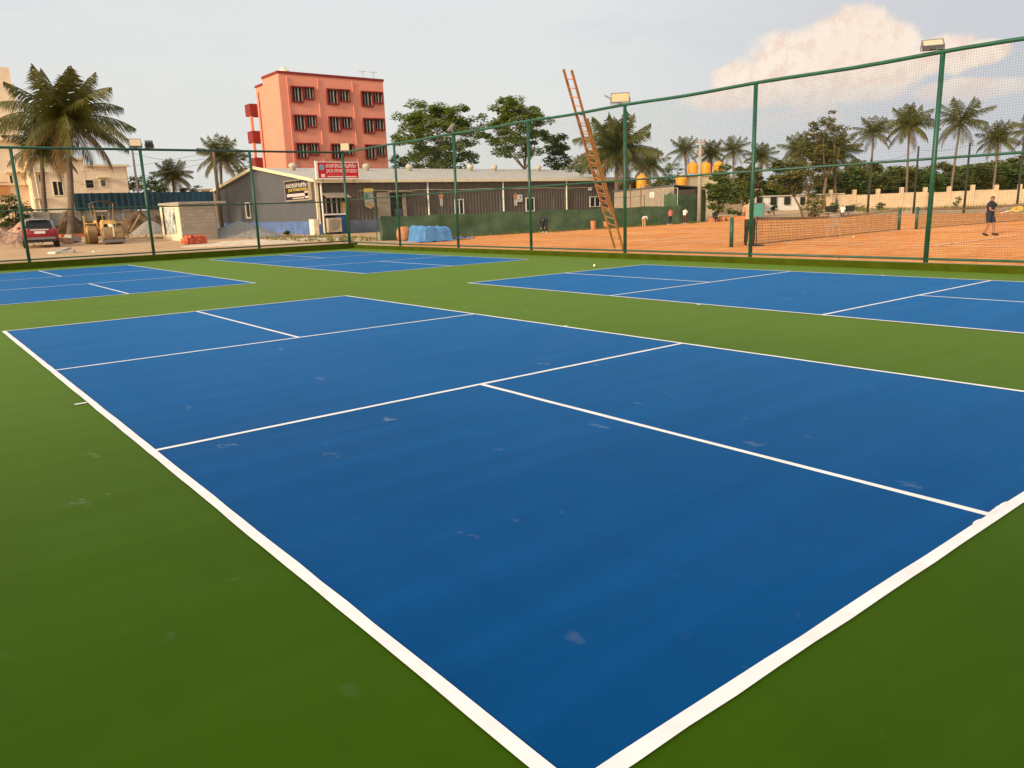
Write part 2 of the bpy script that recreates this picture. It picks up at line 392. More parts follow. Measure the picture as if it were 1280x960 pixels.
# kerbs
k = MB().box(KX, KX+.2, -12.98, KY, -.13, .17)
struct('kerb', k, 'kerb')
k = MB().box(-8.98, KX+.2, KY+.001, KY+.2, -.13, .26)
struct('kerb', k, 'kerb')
# clay court lines
ln = MB(); Wc = .05
def cstrip(x0, x1, y0, y1): ln.add([(x0, y0, .042), (x1, y0, .042), (x1, y1, .042), (x0, y1, .042)], [(0, 1, 2, 3)])
for ox in (30.5, 44.5):
    for s in (-5.49, -4.11, 4.11, 5.49): cstrip(ox+s-Wc, ox+s+Wc, 4.5, 28.1)
    for y in (4.4, 9.9, 22.5, 28.2): cstrip(ox-5.5, ox+5.5, y-Wc, y+Wc)
M['clay_line'] = mat('dusty_line', (.85, .58, .36), .9, .15, 1.5)
struct('clay_court_lines', ln, 'clay_line')
# pale sand strip outside the north kerb
def mound(mb, cx, cy, rx, ry, hh, seed, n=18, rings=7, rough=.25, base=None):
    o = len(mb.v); zb = h(cx, cy) if base is None else base
    mb.v.append((cx, cy, zb+hh))
    for i in range(1, rings+1):
        t = i/rings
        for k_ in range(n):
            a = 2*pi*k_/n; w = 1+.25*mnoise.noise((cos(a)*1.3+seed, sin(a)*1.3, seed))
            x = cx+rx*t*w*cos(a); y = cy+ry*t*w*sin(a)
            z = hh*(1-t)**.9 if t < 1 else -.06
            if t < 1: z += hh*rough*mnoise.noise((x*1.4+seed, y*1.4, seed*2))*(1-t*t)
            zz = (h(x, y) if base is None else base)
            mb.v.append((x, y, zz+z))
    for k_ in range(n): mb.f.append([o, o+1+k_, o+1+(k_+1) % n]); mb.mi.append(mb.cur)
    for i in range(rings-1):
        for k_ in range(n):
            a = o+1+i*n+k_; b = o+1+i*n+(k_+1) % n; mb.f.append([a, a+n, b+n, b]); mb.mi.append(mb.cur)
    return mb

# ------------------------------------------------------------------ fences
FX, FY = 16.92, 33.77
def net_mb(axis, c, a0, a1, z0, z1, pitch, r):
    mb = MB(); n = int((a1-a0)/pitch)
    def P(a, z):
        off = .012*sin(a*1.7+z*2.1) + .01*sin(a*5.1+1.3*z)
        return (c+off, a, z) if axis == 'y' else (a, c+off, z)
    nz_ = 6
    for i in range(n+1):
        a = a0+pitch*i
        mb.path([P(a+.012*sin(z0+2.2*q+a), z0+(z1-z0)*q/nz_) for q in range(nz_+1)], [r]*(nz_+1), 3, False)
    m_ = int((z1-z0)/pitch); seg = max(4, int((a1-a0)/.9))
    for i in range(m_+1):
        z = z0+pitch*i
        mb.path([P(a0+(a1-a0)*q/seg, z+.012*sin(q*2.3+i*.3)) for q in range(seg+1)], [r]*(seg+1), 3, False)
    return mb
f = thing('court_fence', 'green net fence along the right side of the blue courts, beside the clay', 'fence', (FX, 16, .15))
EP = [29.43-4.575*i for i in range(9)]
for y in EP:
    MB().tube((FX, y, -.1), (FX, y, 4.55), .053, n=14).build('post', 'post', f, smooth=True)
MB().path([(16.66, 33.72, 4.52)]+[(FX, y, 4.58+.015*sin(y*1.3)) for y in [29.4-.8*i for i in range(47)]], [.045]*48, 10).build('top_rail', 'post', f, smooth=True)
MB().path([(16.68, 33.7, 2.3), (FX, 29.4, 2.35), (FX, -7.5, 2.45)], [.028]*3, 8).build('middle_rail', 'post', f, smooth=True)
MB().path([(16.68, 33.7, .32), (FX, 29.4, .25), (FX, -7.5, .25)], [.028]*3, 8).build('bottom_rail', 'post', f, smooth=True)
net_mb('y', FX-.07, -7.2, 33.2, .22, 4.56, .052, .0014).build('net', 'net', f)
f = thing('court_fence', 'green net fence across the far court end, before the red car and road roller', 'fence', (4, FY, .25))
NP = [16.62, 12.1, 7.57, 3.05, -1.45, -6]
for x in NP:
    MB().tube((x, FY, -.1), (x, FY, 4.5), .06, n=14).build('post', 'post', f, smooth=True)
MB().tube((16.65, FY, 4.52), (-8.5, FY, 4.46), .05, n=10).build('top_rail', 'post', f, smooth=True)
MB().tube((16.65, FY, 2.25), (-8.5, FY, 2.15), .028, n=8).build('middle_rail', 'post', f, smooth=True)
MB().tube((16.65, FY, .36), (-8.5, FY, .34), .028, n=8).build('bottom_rail', 'post', f, smooth=True)
net_mb('x', FY-.07, -8, 16.5, .33, 4.5, .068, .0011).build('net', 'net', f)
# thin gate post just outside the fence corner
tag(MB().tube((16.8, 33.98, 0), (16.8, 33.98, 2.35), .03, n=8).build('gate_post', 'post'), 'thin green gate post just outside the corner of the two net fences', 'post')

# ------------------------------------------------------------------ floodlights
def floodlight(loc, yaw, tilt, label, arm=None, size=(.5, .34)):
    """housing faces local -Y, tilted down; sits on a yoke clamped to the top rail"""
    t = thing('floodlight', label, 'floodlight', loc, 0, 'floodlights on the fence tops')
    R = Matrix.Rotation(yaw, 3, 'Z') @ Matrix.Rotation(tilt, 3, 'X')
    c = Vector(loc) + Vector((0, 0, size[1]/2*abs(cos(tilt))+.06)); w, hh = size
    mb = MB().obox(c, (w, .07, hh), R)
    for i in range(7): mb.obox(c + R @ Vector((-w*.4+i*w*.8/6, .055, 0)), (.015, .05, hh*.8), R)
    mb.obox(c + R @ Vector((0, -.04, hh/2-.012)), (w, .02, .024), R); mb.obox(c + R @ Vector((0, -.04, -hh/2+.012)), (w, .02, .024), R)
    for s in (-1, 1): mb.obox(c + R @ Vector((s*(w/2-.012), -.04, 0)), (.024, .02, hh-.048), R)
    mb.build('housing', 'lamp_body', t)
    MB().obox(c + R @ Vector((0, -.039, 0)), (w-.052, .012, hh-.052), R).build('lens', 'lens', t)
    Rz = Matrix.Rotation(yaw, 3, 'Z'); b = MB(); base = Vector(loc)
    b.obox(base + Vector((0, 0, .035)), (.1, .06, .03), Rz)
    for s in (-1, 1):
        e = c + Rz @ Vector((s*(w/2+.015), .02, 0)); q = base + Vector((0, 0, .03)) + Rz @ Vector((s*(w/2+.015), 0, 0))
        b.tube(q, e, .012, n=6)
    b.tube(base + Vector((0, 0, .03)) + Rz @ Vector((-w/2-.015, 0, 0)), base + Vector((0, 0, .03)) + Rz @ Vector((w/2+.015, 0, 0)), .012, n=6)
    b.build('bracket', 'lamp_body', t)
    if arm:
        a0 = base+Vector((0, 0, .05)); MB().path([a0, a0+Vector(arm)*.5+Vector((0, 0, -.02)), a0+Vector(arm)], [.02, .02, .025], 6).build('sensor_arm', 'lamp_body', t)
    return t
# yaw 0 faces -Y ; -90deg faces -X
floodlight((7.42, FY, 4.53), radians(-12), radians(-32), 'cream faced floodlight on the far fence, left of a small grey one', size=(.46, .36))
floodlight((7.95, FY, 4.53), radians(160), radians(-35), 'small grey floodlight turned away, right of a cream one on the far fence', size=(.3, .3))
floodlight((16.75, FY-.05, 4.54), radians(-40), radians(-5), 'cream floodlight on the corner post below the red building', size=(.42, .36))
floodlight((FX, 25.0, 4.62), radians(-115), radians(-40), 'pale pink tilted floodlight in front of the leafy broad tree', size=(.42, .36))
floodlight((FX, 15.9, 4.62), radians(-46), radians(-3), 'cream rectangular floodlight just right of the tall ladder, upright', arm=(-.2, .45, .26), size=(.56, .28))
floodlight((FX, 6.78, 4.63), radians(-58), radians(-55), 'largest floodlight, brown rimmed and tilted down, above the rightmost fence post', size=(.42, .28))

# ------------------------------------------------------------------ ladder over the fence
foot = onz(773.5, 312.5, .03); cross = onx(725.7, 141.5, FX+.09)
dirv = (cross-foot).normalized()
lt = thing('ladder', 'tall wooden extension ladder leaning over the green net fence from the clay side', 'ladder', tuple(foot))
sd = Vector((.12, 1, 0)); sd = (sd-dirv*sd.dot(dirv)).normalized(); nrm = dirv.cross(sd).normalized()
def lad(a, b, off, w, mat_, step, r=.026):
    for s in (-1, 1):
        MB().obox((foot+dirv*((a+b)/2)+nrm*off+sd*(s*w/2)), (.045, .075, b-a), Matrix((sd, nrm, dirv)).transposed()).build('side_rail', mat_, lt)
    q = a+.22
    while q < b-.1:
        p = foot+dirv*q+nrm*off; MB().tube(p-sd*w/2, p+sd*w/2, .018, n=6).build('rung', mat_, lt); q += step
# choose the upper end so that it meets the height seen in the photograph
Ltop = 0
for i in range(400):
    q = foot+dirv*(5+i*.02); d = q-EYE; v = 480-F*d.dot(up)/d.dot(fw)
    Ltop = 5+i*.02
    if v < 87: break
lad(0, (cross-foot).length*.97, -.02, .46, 'bamboo', .3)
lad((cross-foot).length*.3, Ltop, .035, .37, 'wood', .3)

# ------------------------------------------------------------------ tennis nets
def tennis_net(x0, x1, y0, y1, nx0, label):
    t = thing('tennis_net', label, 'tennis net', ((x0+x1)/2, (y0+y1)/2, 0), 0, 'tennis nets on the clay')
    for x, y in ((x0, y0), (x1, y1)): MB().tube((x, y, 0), (x, y, 1.08), .07, n=12).build('post', 'post', t, smooth=True)
    def top(s): return 1.04 - .14*(1-abs(2*s-1)**1.6)
    n = 120; L_ = []
    for i in range(n+1):
        s = i/n; x = nx0+(x1-nx0)*s; y = y0+(y1-y0)*(x-x0)/(x1-x0); L_.append((x, y, top(s)))
    mb = MB()
    for i in range(0, n+1):
        x, y, z = L_[i]; mb.path([(x, y, .06), (x+.02*sin(i), y, z*.5), (x, y, z)], [.0065]*3, 3, False)
    for kk in range(9):
        mb.path([(x, y, .06+(z-.06)*kk/9) for x, y, z in L_[::6]], [.006]*len(L_[::6]), 3, False)
    mb.path([(x, y, .06) for x, y, z in L_[::6]], [.012]*len(L_[::6]), 4, False)
    mb.build('mesh', 'net', t)
    b = MB()
    for i in range(n):
        a, c = L_[i], L_[i+1]; o = len(b.v)
        b.v += [(a[0], a[1]-.012, a[2]), (c[0], c[1]-.012, c[2]), (c[0], c[1]-.012, c[2]-.1), (a[0], a[1]-.012, a[2]-.1),
                (a[0], a[1]+.012, a[2]), (c[0], c[1]+.012, c[2]), (c[0], c[1]+.012, c[2]-.1), (a[0], a[1]+.012, a[2]-.1)]
        b.f += [[o, o+3, o+2, o+1], [o+4, o+5, o+6, o+7], [o, o+1, o+5, o+4], [o+3, o+7, o+6, o+2]]; b.mi += [0]*4
    b.build('top_band', 'net_band', t)
    return t
M['net_band'] = mat('dusty_canvas_band', (.2, .13, .07), .85, .4, .3, c2=(.42, .32, .2))
tennis_net(22.63, 37.1, 15.87, 16.75, 24.3, 'nearer dark tennis net behind the scoreboard, on orange clay')
tennis_net(37.9, 50.2, 16.3, 15.4, 38.1, 'farther tennis net behind the boy with the racket, on orange clay')
# scoreboard
sp = onz(945, 307, .03); t = thing('scoreboard', 'small teal board on a thin leg and flat base beside the tennis net', 'board', tuple(sp))
MB().lathe(sp, [(.3, 0), (.3, .02), (.05, .05)], 14).build('base', 'black', t)
MB().tube(sp, sp+Vector((0, 0, 1.05)), .022, n=8).build('leg', 'olive', t)
Rb = Matrix.Rotation(radians(-38), 3, 'Z')
MB().obox(sp+Vector((0, .02, 1.27)), (.5, .03, .46), Rb).build('panel', 'teal', t)
fr = MB()
for s in (-1, 1):
    fr.obox(sp+Vector((0, .02, 1.27))+Rb @ Vector((s*.26, 0, 0)), (.03, .05, .5), Rb); fr.obox(sp+Vector((0, .02, 1.27+s*.24)), (.49, .05, .03), Rb)
fr.build('frame', 'lamp_body', t)
# ball hopper
bp = onz(1042, 297.5, .03); t = thing('ball_hopper', 'wire ball hopper on thin pale legs standing behind the nearer tennis net', 'ball hopper', tuple(bp))
b = MB()
for k in range(8):
    a = 2*pi*k/8; b.tube(bp+Vector((.2*cos(a), .2*sin(a), .5)), bp+Vector((.23*cos(a), .23*sin(a), .85)), .008, n=4)
for z, r in ((.5, .2), (.68, .215), (.85, .23)):
    b.path([bp+Vector((r*cos(2*pi*k/12), r*sin(2*pi*k/12), z)) for k in range(13)], [.01]*13, 4, False)
b.build('basket', 'steel', t)
for a in (.4, 2.5, 4.6): MB().tube(bp+Vector((.32*cos(a), .32*sin(a), 0)), bp+Vector((.18*cos(a), .18*sin(a), .52)), .012, n=5).build('leg', 'steel', t)
for u, v, z, l in ((743, 333.5, .0, 'pale ball lying on the green surface left of the far blue court corner'), (1067, 297, .03, 'pale ball on orange clay below the tennis net'), (1049, 322.8, .19, 'pale ball resting on the dusty kerb top under the right fence')):
    p = onz(u, v, z); solo('tennis_ball', MB().ball((p.x, p.y, p.z+.035), .038, 12), 'ball', l, 'ball', 'loose balls', smooth=True)

# ------------------------------------------------------------------ green shade cloth windscreen
t = thing('shade_net', 'long green shade cloth hung low along the back of the clay, before the shed', 'windscreen', (33, 39.2, 0))
pts = [(20.6, 37.6, -.6), (21.3, 39.0, 0)] + [(21.3+i*.5, 39.2 + .0*i, 0) for i in range(1, 55)]
mb = MB(); rows = 6
for i, (x, y, _) in enumerate(pts):
    tp = 1.5 - .1*abs(sin((x-21.3)/4.6*pi)) + .05*mnoise.noise((x, 1, 0)); tp = max(tp, 1.25)
    for r_ in range(rows+1):
        s = r_/rows; bl = .26*mnoise.noise((x*.6, s*1.2, 2))*sin(pi*min(1, s+.1)) + .09*mnoise.noise((x*2.2, s*3, 7))
        mb.v.append((x + .1*mnoise.noise((x, s*2, 9)), y+bl, .02+(tp-.02)*s))
for i in range(len(pts)-1):
    for r_ in range(rows):
        a = i*(rows+1)+r_; mb.f.append([a, a+rows+1, a+rows+2, a+1]); mb.mi.append(0)
mb.build('cloth', 'shade', t, smooth=True)
for x in (21.3, 25.9, 30.5, 35.1, 39.7, 44.3): MB().tube((x, 39.45, -.05), (x, 39.45, 2.3), .03, n=6).build('post', 'post', t)
MB().path([(21.3+i*1.0, 39.45, 2.25-.1*abs(sin(i/4.6*pi))) for i in range(24)], [.012]*24, 4).build('top_wire', 'post', t)
# litter strip / grass at foot of the cloth

# ------------------------------------------------------------------ shed
SX0, SX1, SY0, SY1, SZ = 24.54, 57.0, 54.0, 76.4, .05
EV, RG, SYM = 4.12, 5.62, 65.2
def corr(mb, p0, p1, z0, ztop, pitch, depth, out):
    """corrugated sheet from p0 to p1 (xy), base z0, top z from function of t; ribs stand out along `out`"""
    p0 = Vector((*p0, 0)); p1 = Vector((*p1, 0)); L_ = (p1-p0).length; n = int(L_/pitch); out = Vector((*out, 0))
    prof = [(0, 0), (.3, 0), (.42, 1), (.72, 1), (.84, 0)]
    cols = []
    for i in range(n):
        for a, d in prof:
            t_ = (i+a)/n; q = p0.lerp(p1, t_)+out*depth*d; cols.append((q, t_))
    cols.append((p1, 1))
    o = len(mb.v)
    for q, t_ in cols: mb.v += [(q.x, q.y, z0), (q.x, q.y, ztop(t_))]
    for i in range(len(cols)-1): mb.f.append([o+2*i, o+2*i+2, o+2*i+3, o+2*i+1]); mb.mi.append(mb.cur)
shed = thing('metal_shed', 'long grey corrugated metal shed with low pale roof, below the red building', 'shed', (SX0, SY0, .1))
mb = MB(); gable = lambda t_: EV+(RG-EV)*(1-abs(2*t_-1))
corr(mb, (SX0, SY1), (SX0, SY0), 1.2, gable, .32, .035, (-1, 0)); mb.build('side_wall', 'shed_side', shed)
mb = MB(); mb.box(SX0+.05, SX1, SY0+.05, SY1-.05, .02, 1.15); mb.build('inner_base', 'dark', shed)
mb = MB(); corr(mb, (SX0, SY0), (SX1, SY0), 1.2, lambda t_: EV-.02, .32, .05, (0, -1)); corr(mb, (SX1, SY0), (SX1, SY1), 1.2, gable, .6, .03, (1, 0)); mb.build('front_wall', 'shed_front', shed)
mb = MB().box(SX0-.06, SX0+.2, SY0-.06, SY1, -.2, 1.2); mb.build('side_plinth', 'plinth', shed)
mb = MB().box(SX0+.2, SX1, SY0-.07, SY0+.2, -.2, 1.2); mb.build('front_plinth', 'plinth2', shed)
mb = MB()
for s, ya in ((0, SY0-.35), (1, SY1+.3)):
    za = EV-.05
    a = [(SX0-.3, ya, za), (SX1+.3, ya, za), (SX1+.3, SYM, RG+.02), (SX0-.3, SYM, RG+.02)]
    mb.add(a+[(x, y, z+.06) for x, y, z in a], [(4, 5, 6, 7), (3, 2, 1, 0), (0, 1, 5, 4), (1, 2, 6, 5), (3, 0, 4, 7)])
mb.build('roof', 'roof', shed)
mb = MB()
for ya, yb in ((SY0-.37, SYM), (SY1+.32, SYM)):
    a = Vector((SX0-.33, ya, EV+.02)); b = Vector((SX0-.33, yb, RG+.1))
    d = (b-a).normalized(); mb.obox((a+b)/2, (.05, (b-a).length, .24), Matrix.Rotation(math.atan2(d.z, abs(d.y))*(1 if d.y > 0 else -1), 3, 'X'))
mb.build('barge_board', 'cream_trim', shed)
MB().box(SX0-.3, SX1+.3, SY0-.42, SY0-.351, EV-.16, EV+.06).build('fascia', 'cream_trim', shed)
# corner strip, downpipes
MB().box(SX0-.1, SX0+.12, SY0-.1, SY0+.02, .95, EV-.05).build('corner_strip', 'cream_trim', shed)
for u in (401, 534, 628, 707):
    x = ony(u, 245, SY0).x; MB().tube((x, SY0-.14, .6 if u > 401 else .3), (x, SY0-.14, EV-.12), .075, n=8).build('downpipe', 'white', shed)
def swin(u0, v0, u1, v1, panes=2, frame='white'):
    a = ony(u0, v0, SY0-.08); b = ony(u1, v1, SY0-.08); w = MB()
    x0, x1, z0, z1 = a.x, b.x, b.z, a.z; y = SY0-.09; t_ = .07
    w.box(x0, x1, y-.05, y+.03, z1-t_, z1); w.box(x0, x1, y-.05, y+.03, z0, z0+t_)
    for i in range(panes+1):
        xx = x0+(x1-x0-t_)*i/panes; w.box(xx, xx+t_, y-.048, y+.03, z0+t_, z1-t_)
    o = w.build('window', frame, shed)
    p = MB().box(x0+t_*.5, x1-t_*.5, y, y+.02, z0+t_*.5, z1-t_*.5).build('pane', 'dark', o, local=True); p.location = -Vector(shed.location)
for q in ((568, 249, 580, 268), (657, 247, 668, 264), (737, 245.5, 750, 258.5)): swin(*q)
# gable window
a = onx(306, 253, SX0-.06); b = onx(314, 273, SX0-.06); w = MB(); xx = SX0-.09
w.box(xx, xx+.05, b.y, a.y, a.z-.1, a.z); w.box(xx, xx+.05, b.y, a.y, b.z, b.z+.12)
w.box(xx, xx+.05, a.y-.3, a.y, b.z+.12, a.z-.1); w.box(xx, xx+.05, b.y, b.y+.1, b.z+.12, a.z-.1)
o = w.build('window', 'white', shed)
p = MB().box(xx+.01, xx+.03, b.y+.05, a.y-.05, b.z+.05, a.z-.05).build('pane', 'dark', o, local=True); p.location = -Vector(shed.location)
# entrance recess with window strips (left end) and awning
a = ony(405, 247, SY0-.1); b = ony(434, 290, SY0-.1); x0, x1 = a.x, b.x; zb, zt = .15, a.z
MB().box(x0, x1, SY0-.13, SY0-.11, zb, zt).build('entrance_recess', 'dark', shed)
w = MB()
for t_ in (.02, .3, .55, .76): w.box(x0+(x1-x0)*t_, x0+(x1-x0)*t_+.09, SY0-.19, SY0-.13, 1.75, zt-.05)
w.build('mullion', 'tan_panel', shed)
MB().box(x0+(x1-x0)*.85, x1+.1, SY0-.2, SY0-.135, 1.7, zt-.3).build('ply_sheet', mat('ply_sheet', (.5, .3, .1), .8), shed)
MB().box(x0-.1, x1, SY0-.3, SY0-.13, 1.6, 1.72).build('counter', 'white', shed)
MB().box(x1-.9, x1-.1, SY0-.2, SY0-.135, .2, 1.55).build('blue_door', mat('blue_door_paint', (.02, .1, .25), .6), shed)
mb = MB(); mb.add([(x0-.15, SY0-.1, zt+.35), (x1+.1, SY0-.1, zt+.35), (x1+.1, SY0-1.0, zt), (x0-.15, SY0-1.0, zt), (x0-.15, SY0-.1, zt+.3), (x1+.1, SY0-.1, zt+.3), (x1+.1, SY0-1.0, zt-.06), (x0-.15, SY0-1.0, zt-.06)],
   [(0, 1, 2, 3), (7, 6, 5, 4), (3, 2, 6, 7), (0, 3, 7, 4), (1, 5, 6, 2)]); mb.build('awning', 'tan_panel', shed)
# dark doorway with grey panel
a = ony(487, 242, SY0-.1); b = ony(508, 280, SY0-.1); x0, x1, zt = a.x, b.x, a.z
MB().box(x0, x1, SY0-.12, SY0-.08, .2, zt).build('doorway', 'dark', shed)
MB().box(x0-1.15, x0-.02, SY0-.14, SY0-.07, 1.25, zt+.1).build('sheet_panel', 'tan_panel', shed)
MB().box(x1-.25, x1+.05, SY0-.2, SY0-.125, .2, zt).build('door_jamb', 'tan_panel', shed)
MB().box(x0-.2, x1+.4, SY0-.75, SY0-.1, zt+.1, zt+.16).build('door_canopy', 'tan_panel', shed)
MB().box(x0+.35, x1-.35, SY0-.17, SY0-.125, 1.2, 1.9).build('door_glass', 'glass', shed)
# roof ventilators
M['vent_tin'] = mat('weathered_tin', (.5, .45, .34), .6, .2, 3)
for u, v in ((366, 207), (458, 208), (512, 212), (588, 212), (618, 211), (673, 213)):
    p = ony(u, v+4, SYM-2.5); z0 = EV+(RG-EV)*(SYM-2.5-SY0)/(SYM-SY0)
    MB().lathe((p.x, SYM-2.5, z0), [(.22, -.1), (.22, .25), (.3, .3), (.36, .45), (.3, .6), (.14, .68)], 14).build('roof_ventilator', 'vent_tin', shed, smooth=True)
# white electrical cabinet at the corner
a = onx(388, 279, SX0-.2)
t = thing('electric_cabinet', 'cream electrical cabinet on the blue plinth at the shed corner', 'cabinet', (SX0-.25, SY0+.5, .1))
MB().box(SX0-.45, SX0-.07, SY0-.1, SY0+.75, .1, 1.35).build('box', 'cream_trim', t)
MB().box(SX0-.475, SX0-.45, SY0-.03, SY0+.68, .2, 1.25).build('door', 'white', t)
# AC unit under the counter
p = ony(417, 280, SY0-.4)
M['ac_dusty'] = mat('dusty_beige_metal', (.42, .34, .23), .7, .25, 2)
t = thing('air_conditioner', 'dusty cream air conditioner unit under the shed counter', 'air conditioner', (p.x, SY0-.45, .3))
MB().box(p.x-.55, p.x+.55, SY0-.65, SY0-.28, .35, 1.4).build('casing', 'ac_dusty', t)
MB().lathe((p.x-.1, SY0-.65, .93), [(.42, 0), (.42, -.02), (.36, -.03)], 20, 'y').build('fan_grille', 'tan_panel', t)
MB().box(p.x-.5, p.x-.4, SY0-.6, SY0-.3, .12, .35).box(p.x+.4, p.x+.5, SY0-.6, SY0-.3, .12, .35).build('feet', 'black', t)

# lettering
def text_mb(body, size, width, origin, xdir, ydir, align='LEFT', lift=.0, bold=False):
    cu = bpy.data.curves.new('lettering', 'FONT'); cu.body = body; cu.size = size; cu.extrude = .004; cu.offset = .008*size if bold else 0
    o = bpy.data.objects.new('lettering', cu); COL.objects.link(o)
    dg = bpy.context.evaluated_depsgraph_get(); me = bpy.data.meshes.new_from_object(o.evaluated_get(dg))
    bpy.data.objects.remove(o); bpy.data.curves.remove(cu)
    xs_ = [v.co.x for v in me.vertices] or [0, 1]; x0, x1 = min(xs_), max(xs_)
    xd, yd = Vector(xdir), Vector(ydir); zd = xd.cross(yd); k = width/(x1-x0)
    mb = MB(); mb.v = [tuple(Vector(origin)+xd*((v.co.x-x0)*k)+yd*v.co.y+zd*(v.co.z+lift)) for v in me.vertices]
    mb.f = [list(p.vertices) for p in me.polygons]; mb.mi = [0]*len(mb.f); bpy.data.meshes.remove(me)
    return mb
KAN = "ಜ್ಯಾಕ್ ಫಿಟ್ನೆಸ್ ಸ್ಟುಡಿಯೋ"
# red roof sign
YS = SY0-.6
a = ony(396.5, 203, YS); b = ony(448.5, 221.5, YS); x0, x1, z0, z1 = a.x, b.x, b.z-.05, a.z
t = thing('sign_board', 'red sign board with white lettering standing above the shed eave', 'sign', (x0, YS, z0))
MB().box(x0, x1, YS, YS+.12, z0, z1).build('panel', 'red_sign', t)
fr = MB(); fr.box(x0-.16, x0-.001, YS-.03, YS+.16, z0-.1, z1+.1); fr.box(x1+.001, x1+.08, YS-.02, YS+.14, z0-.02, z1+.02); fr.box(x0, x1, YS-.02, YS+.14, z0-.1, z0-.001); fr.box(x0, x1, YS-.02, YS+.14, z1+.001, z1+.06)
fr.build('frame', 'white', t)
w, hh = x1-x0, z1-z0; XD, ZD = (1, 0, 0), (0, 0, 1)
text_mb(KAN, hh*.34, w*.74, (x0+w*.2, YS-.006, z0+hh*.68), XD, ZD, bold=True).build('kannada_lettering', 'white', t)
text_mb("JACK FITNESS STUDIO", hh*.31, w*.76, (x0+w*.2, YS-.006, z0+hh*.36), XD, ZD, bold=True).build('lettering', 'white', t)
MB().box(x0+w*.24, x1-w*.3, YS-.012, YS-.002, z0+hh*.23, z0+hh*.26).build('thin_line', 'pink_cloth', t)
MB().box(x0+w*.22, x1-w*.05, YS-.012, YS-.002, z0+hh*.06, z0+hh*.12).build('text_strip', 'white', t)
MB().lathe((x0+w*.1, YS-.002, z0+hh*.68), [(hh*.2, 0), (hh*.2, -.015), (hh*.15, -.016), (hh*.15, -.02)], 18, 'y').build('round_emblem', mat('grey_blue_emblem', (.2, .3, .36), .6, .3, 6), t)
MB().box(x0+w*.07, x0+w*.16, YS-.012, YS-.002, z0+hh*.06, z0+hh*.26).build('square_badge', 'white', t)
for xx in (x0+.4, x1-.4): MB().box(xx-.04, xx+.04, YS+.121, YS+.2, EV-.15, z1-.1).build('strut', 'steel', t)
# black gable sign
XS = SX0-.16
a = onx(355.5, 226.5, XS); b = onx(386.5, 249.5, XS); y1, y0 = a.y, b.y; z1, z0 = (a.z+onx(384, 225.5, XS).z)/2, (b.z+onx(357, 249.5, XS).z)/2
t = thing('sign_board', 'black and white sign board with yellow lettering on the shed gable wall', 'sign', (XS, y0, z0))
MB().box(XS, XS+.12, y0, y1, z0, z1).build('panel', 'black_sign', t)
fr = MB(); fr.box(XS-.03, XS+.12, y0-.55, y0-.001, z0-.1, z1+.1); fr.box(XS-.03, XS+.12, y1+.001, y1+.1, z0-.1, z1+.1); fr.box(XS-.03, XS+.12, y0, y1, z0-.12, z0-.001); fr.box(XS-.03, XS+.12, y0, y1, z1+.001, z1+.08)
fr.build('frame', 'tan_panel', t)
w, hh = y1-y0, z1-z0; YD = (0, -1, 0)
text_mb(KAN, hh*.3, w*.9, (XS-.006, y1-w*.04, z0+hh*.66), YD, ZD, bold=True).build('kannada_lettering', 'white', t)
text_mb("JACK FITNESS STUDIO", hh*.2, w*.82, (XS-.006, y1-w*.14, z0+hh*.46), YD, ZD, bold=True).build('lettering', 'sign_yellow', t)
mb = MB(); mb.box(XS-.012, XS-.002, y0+.1, y1-w*.06, z0+hh*.16, z0+hh*.32); mb.box(XS-.012, XS-.002, y0+.05, y0+w*.16, z0+hh*.05, z0+hh*.42); mb.box(XS-.012, XS-.002, y0+w*.2, y1-w*.3, z0+hh*.05, z0+hh*.1)
mb.build('contact_strip', mat('pale_pink_print', (.62, .5, .45), .6, .2, 5), t)
# posters on the long wall (generic figures)
def poster(u0, v0, u1, v1, label, painter):
    y = SY0-.13; a = ony(u0, v0, y); b = ony(u1, v1, y); x0, x1, z0, z1 = a.x, b.x, b.z, a.z
    t = thing('poster', label, 'poster', (x0, y, z0)); painter(t, x0, x1, y, z0, z1)
def pt_a(t, x0, x1, y, z0, z1):
    w, hh = x1-x0, z1-z0
    MB().box(x0, x1, y, y+.05, z0+hh*.12, z1).build('sheet', mat('poster_blue_grey', (.18, .3, .33), .7, .4, 4, c2=(.45, .45, .4)), t)
    MB().box(x0, x1, y-.012, y-.001, z1-hh*.17, z1).build('yellow_band', 'sign_yellow', t)
    MB().box(x0+w*.05, x0+w*.4, y-.012, y-.001, z0+hh*.5, z0+hh*.72).build('green_patch', mat('poster_green', (.05, .2, .1), .7), t)
    MB().add([(x0+w*.05, y-.01, z0+hh*.12), (x0+w*.3, y-.01, z0+hh*.06), (x0+w*.65, y-.01, z0), (x1, y-.01, z0+hh*.14), (x1, y-.01, z0+hh*.3), (x0+w*.05, y-.01, z0+hh*.3)], [(0, 1, 2, 3, 4, 5)]).build('torn_hem', mat('tan_print', (.5, .34, .15), .8, .2, 4), t)
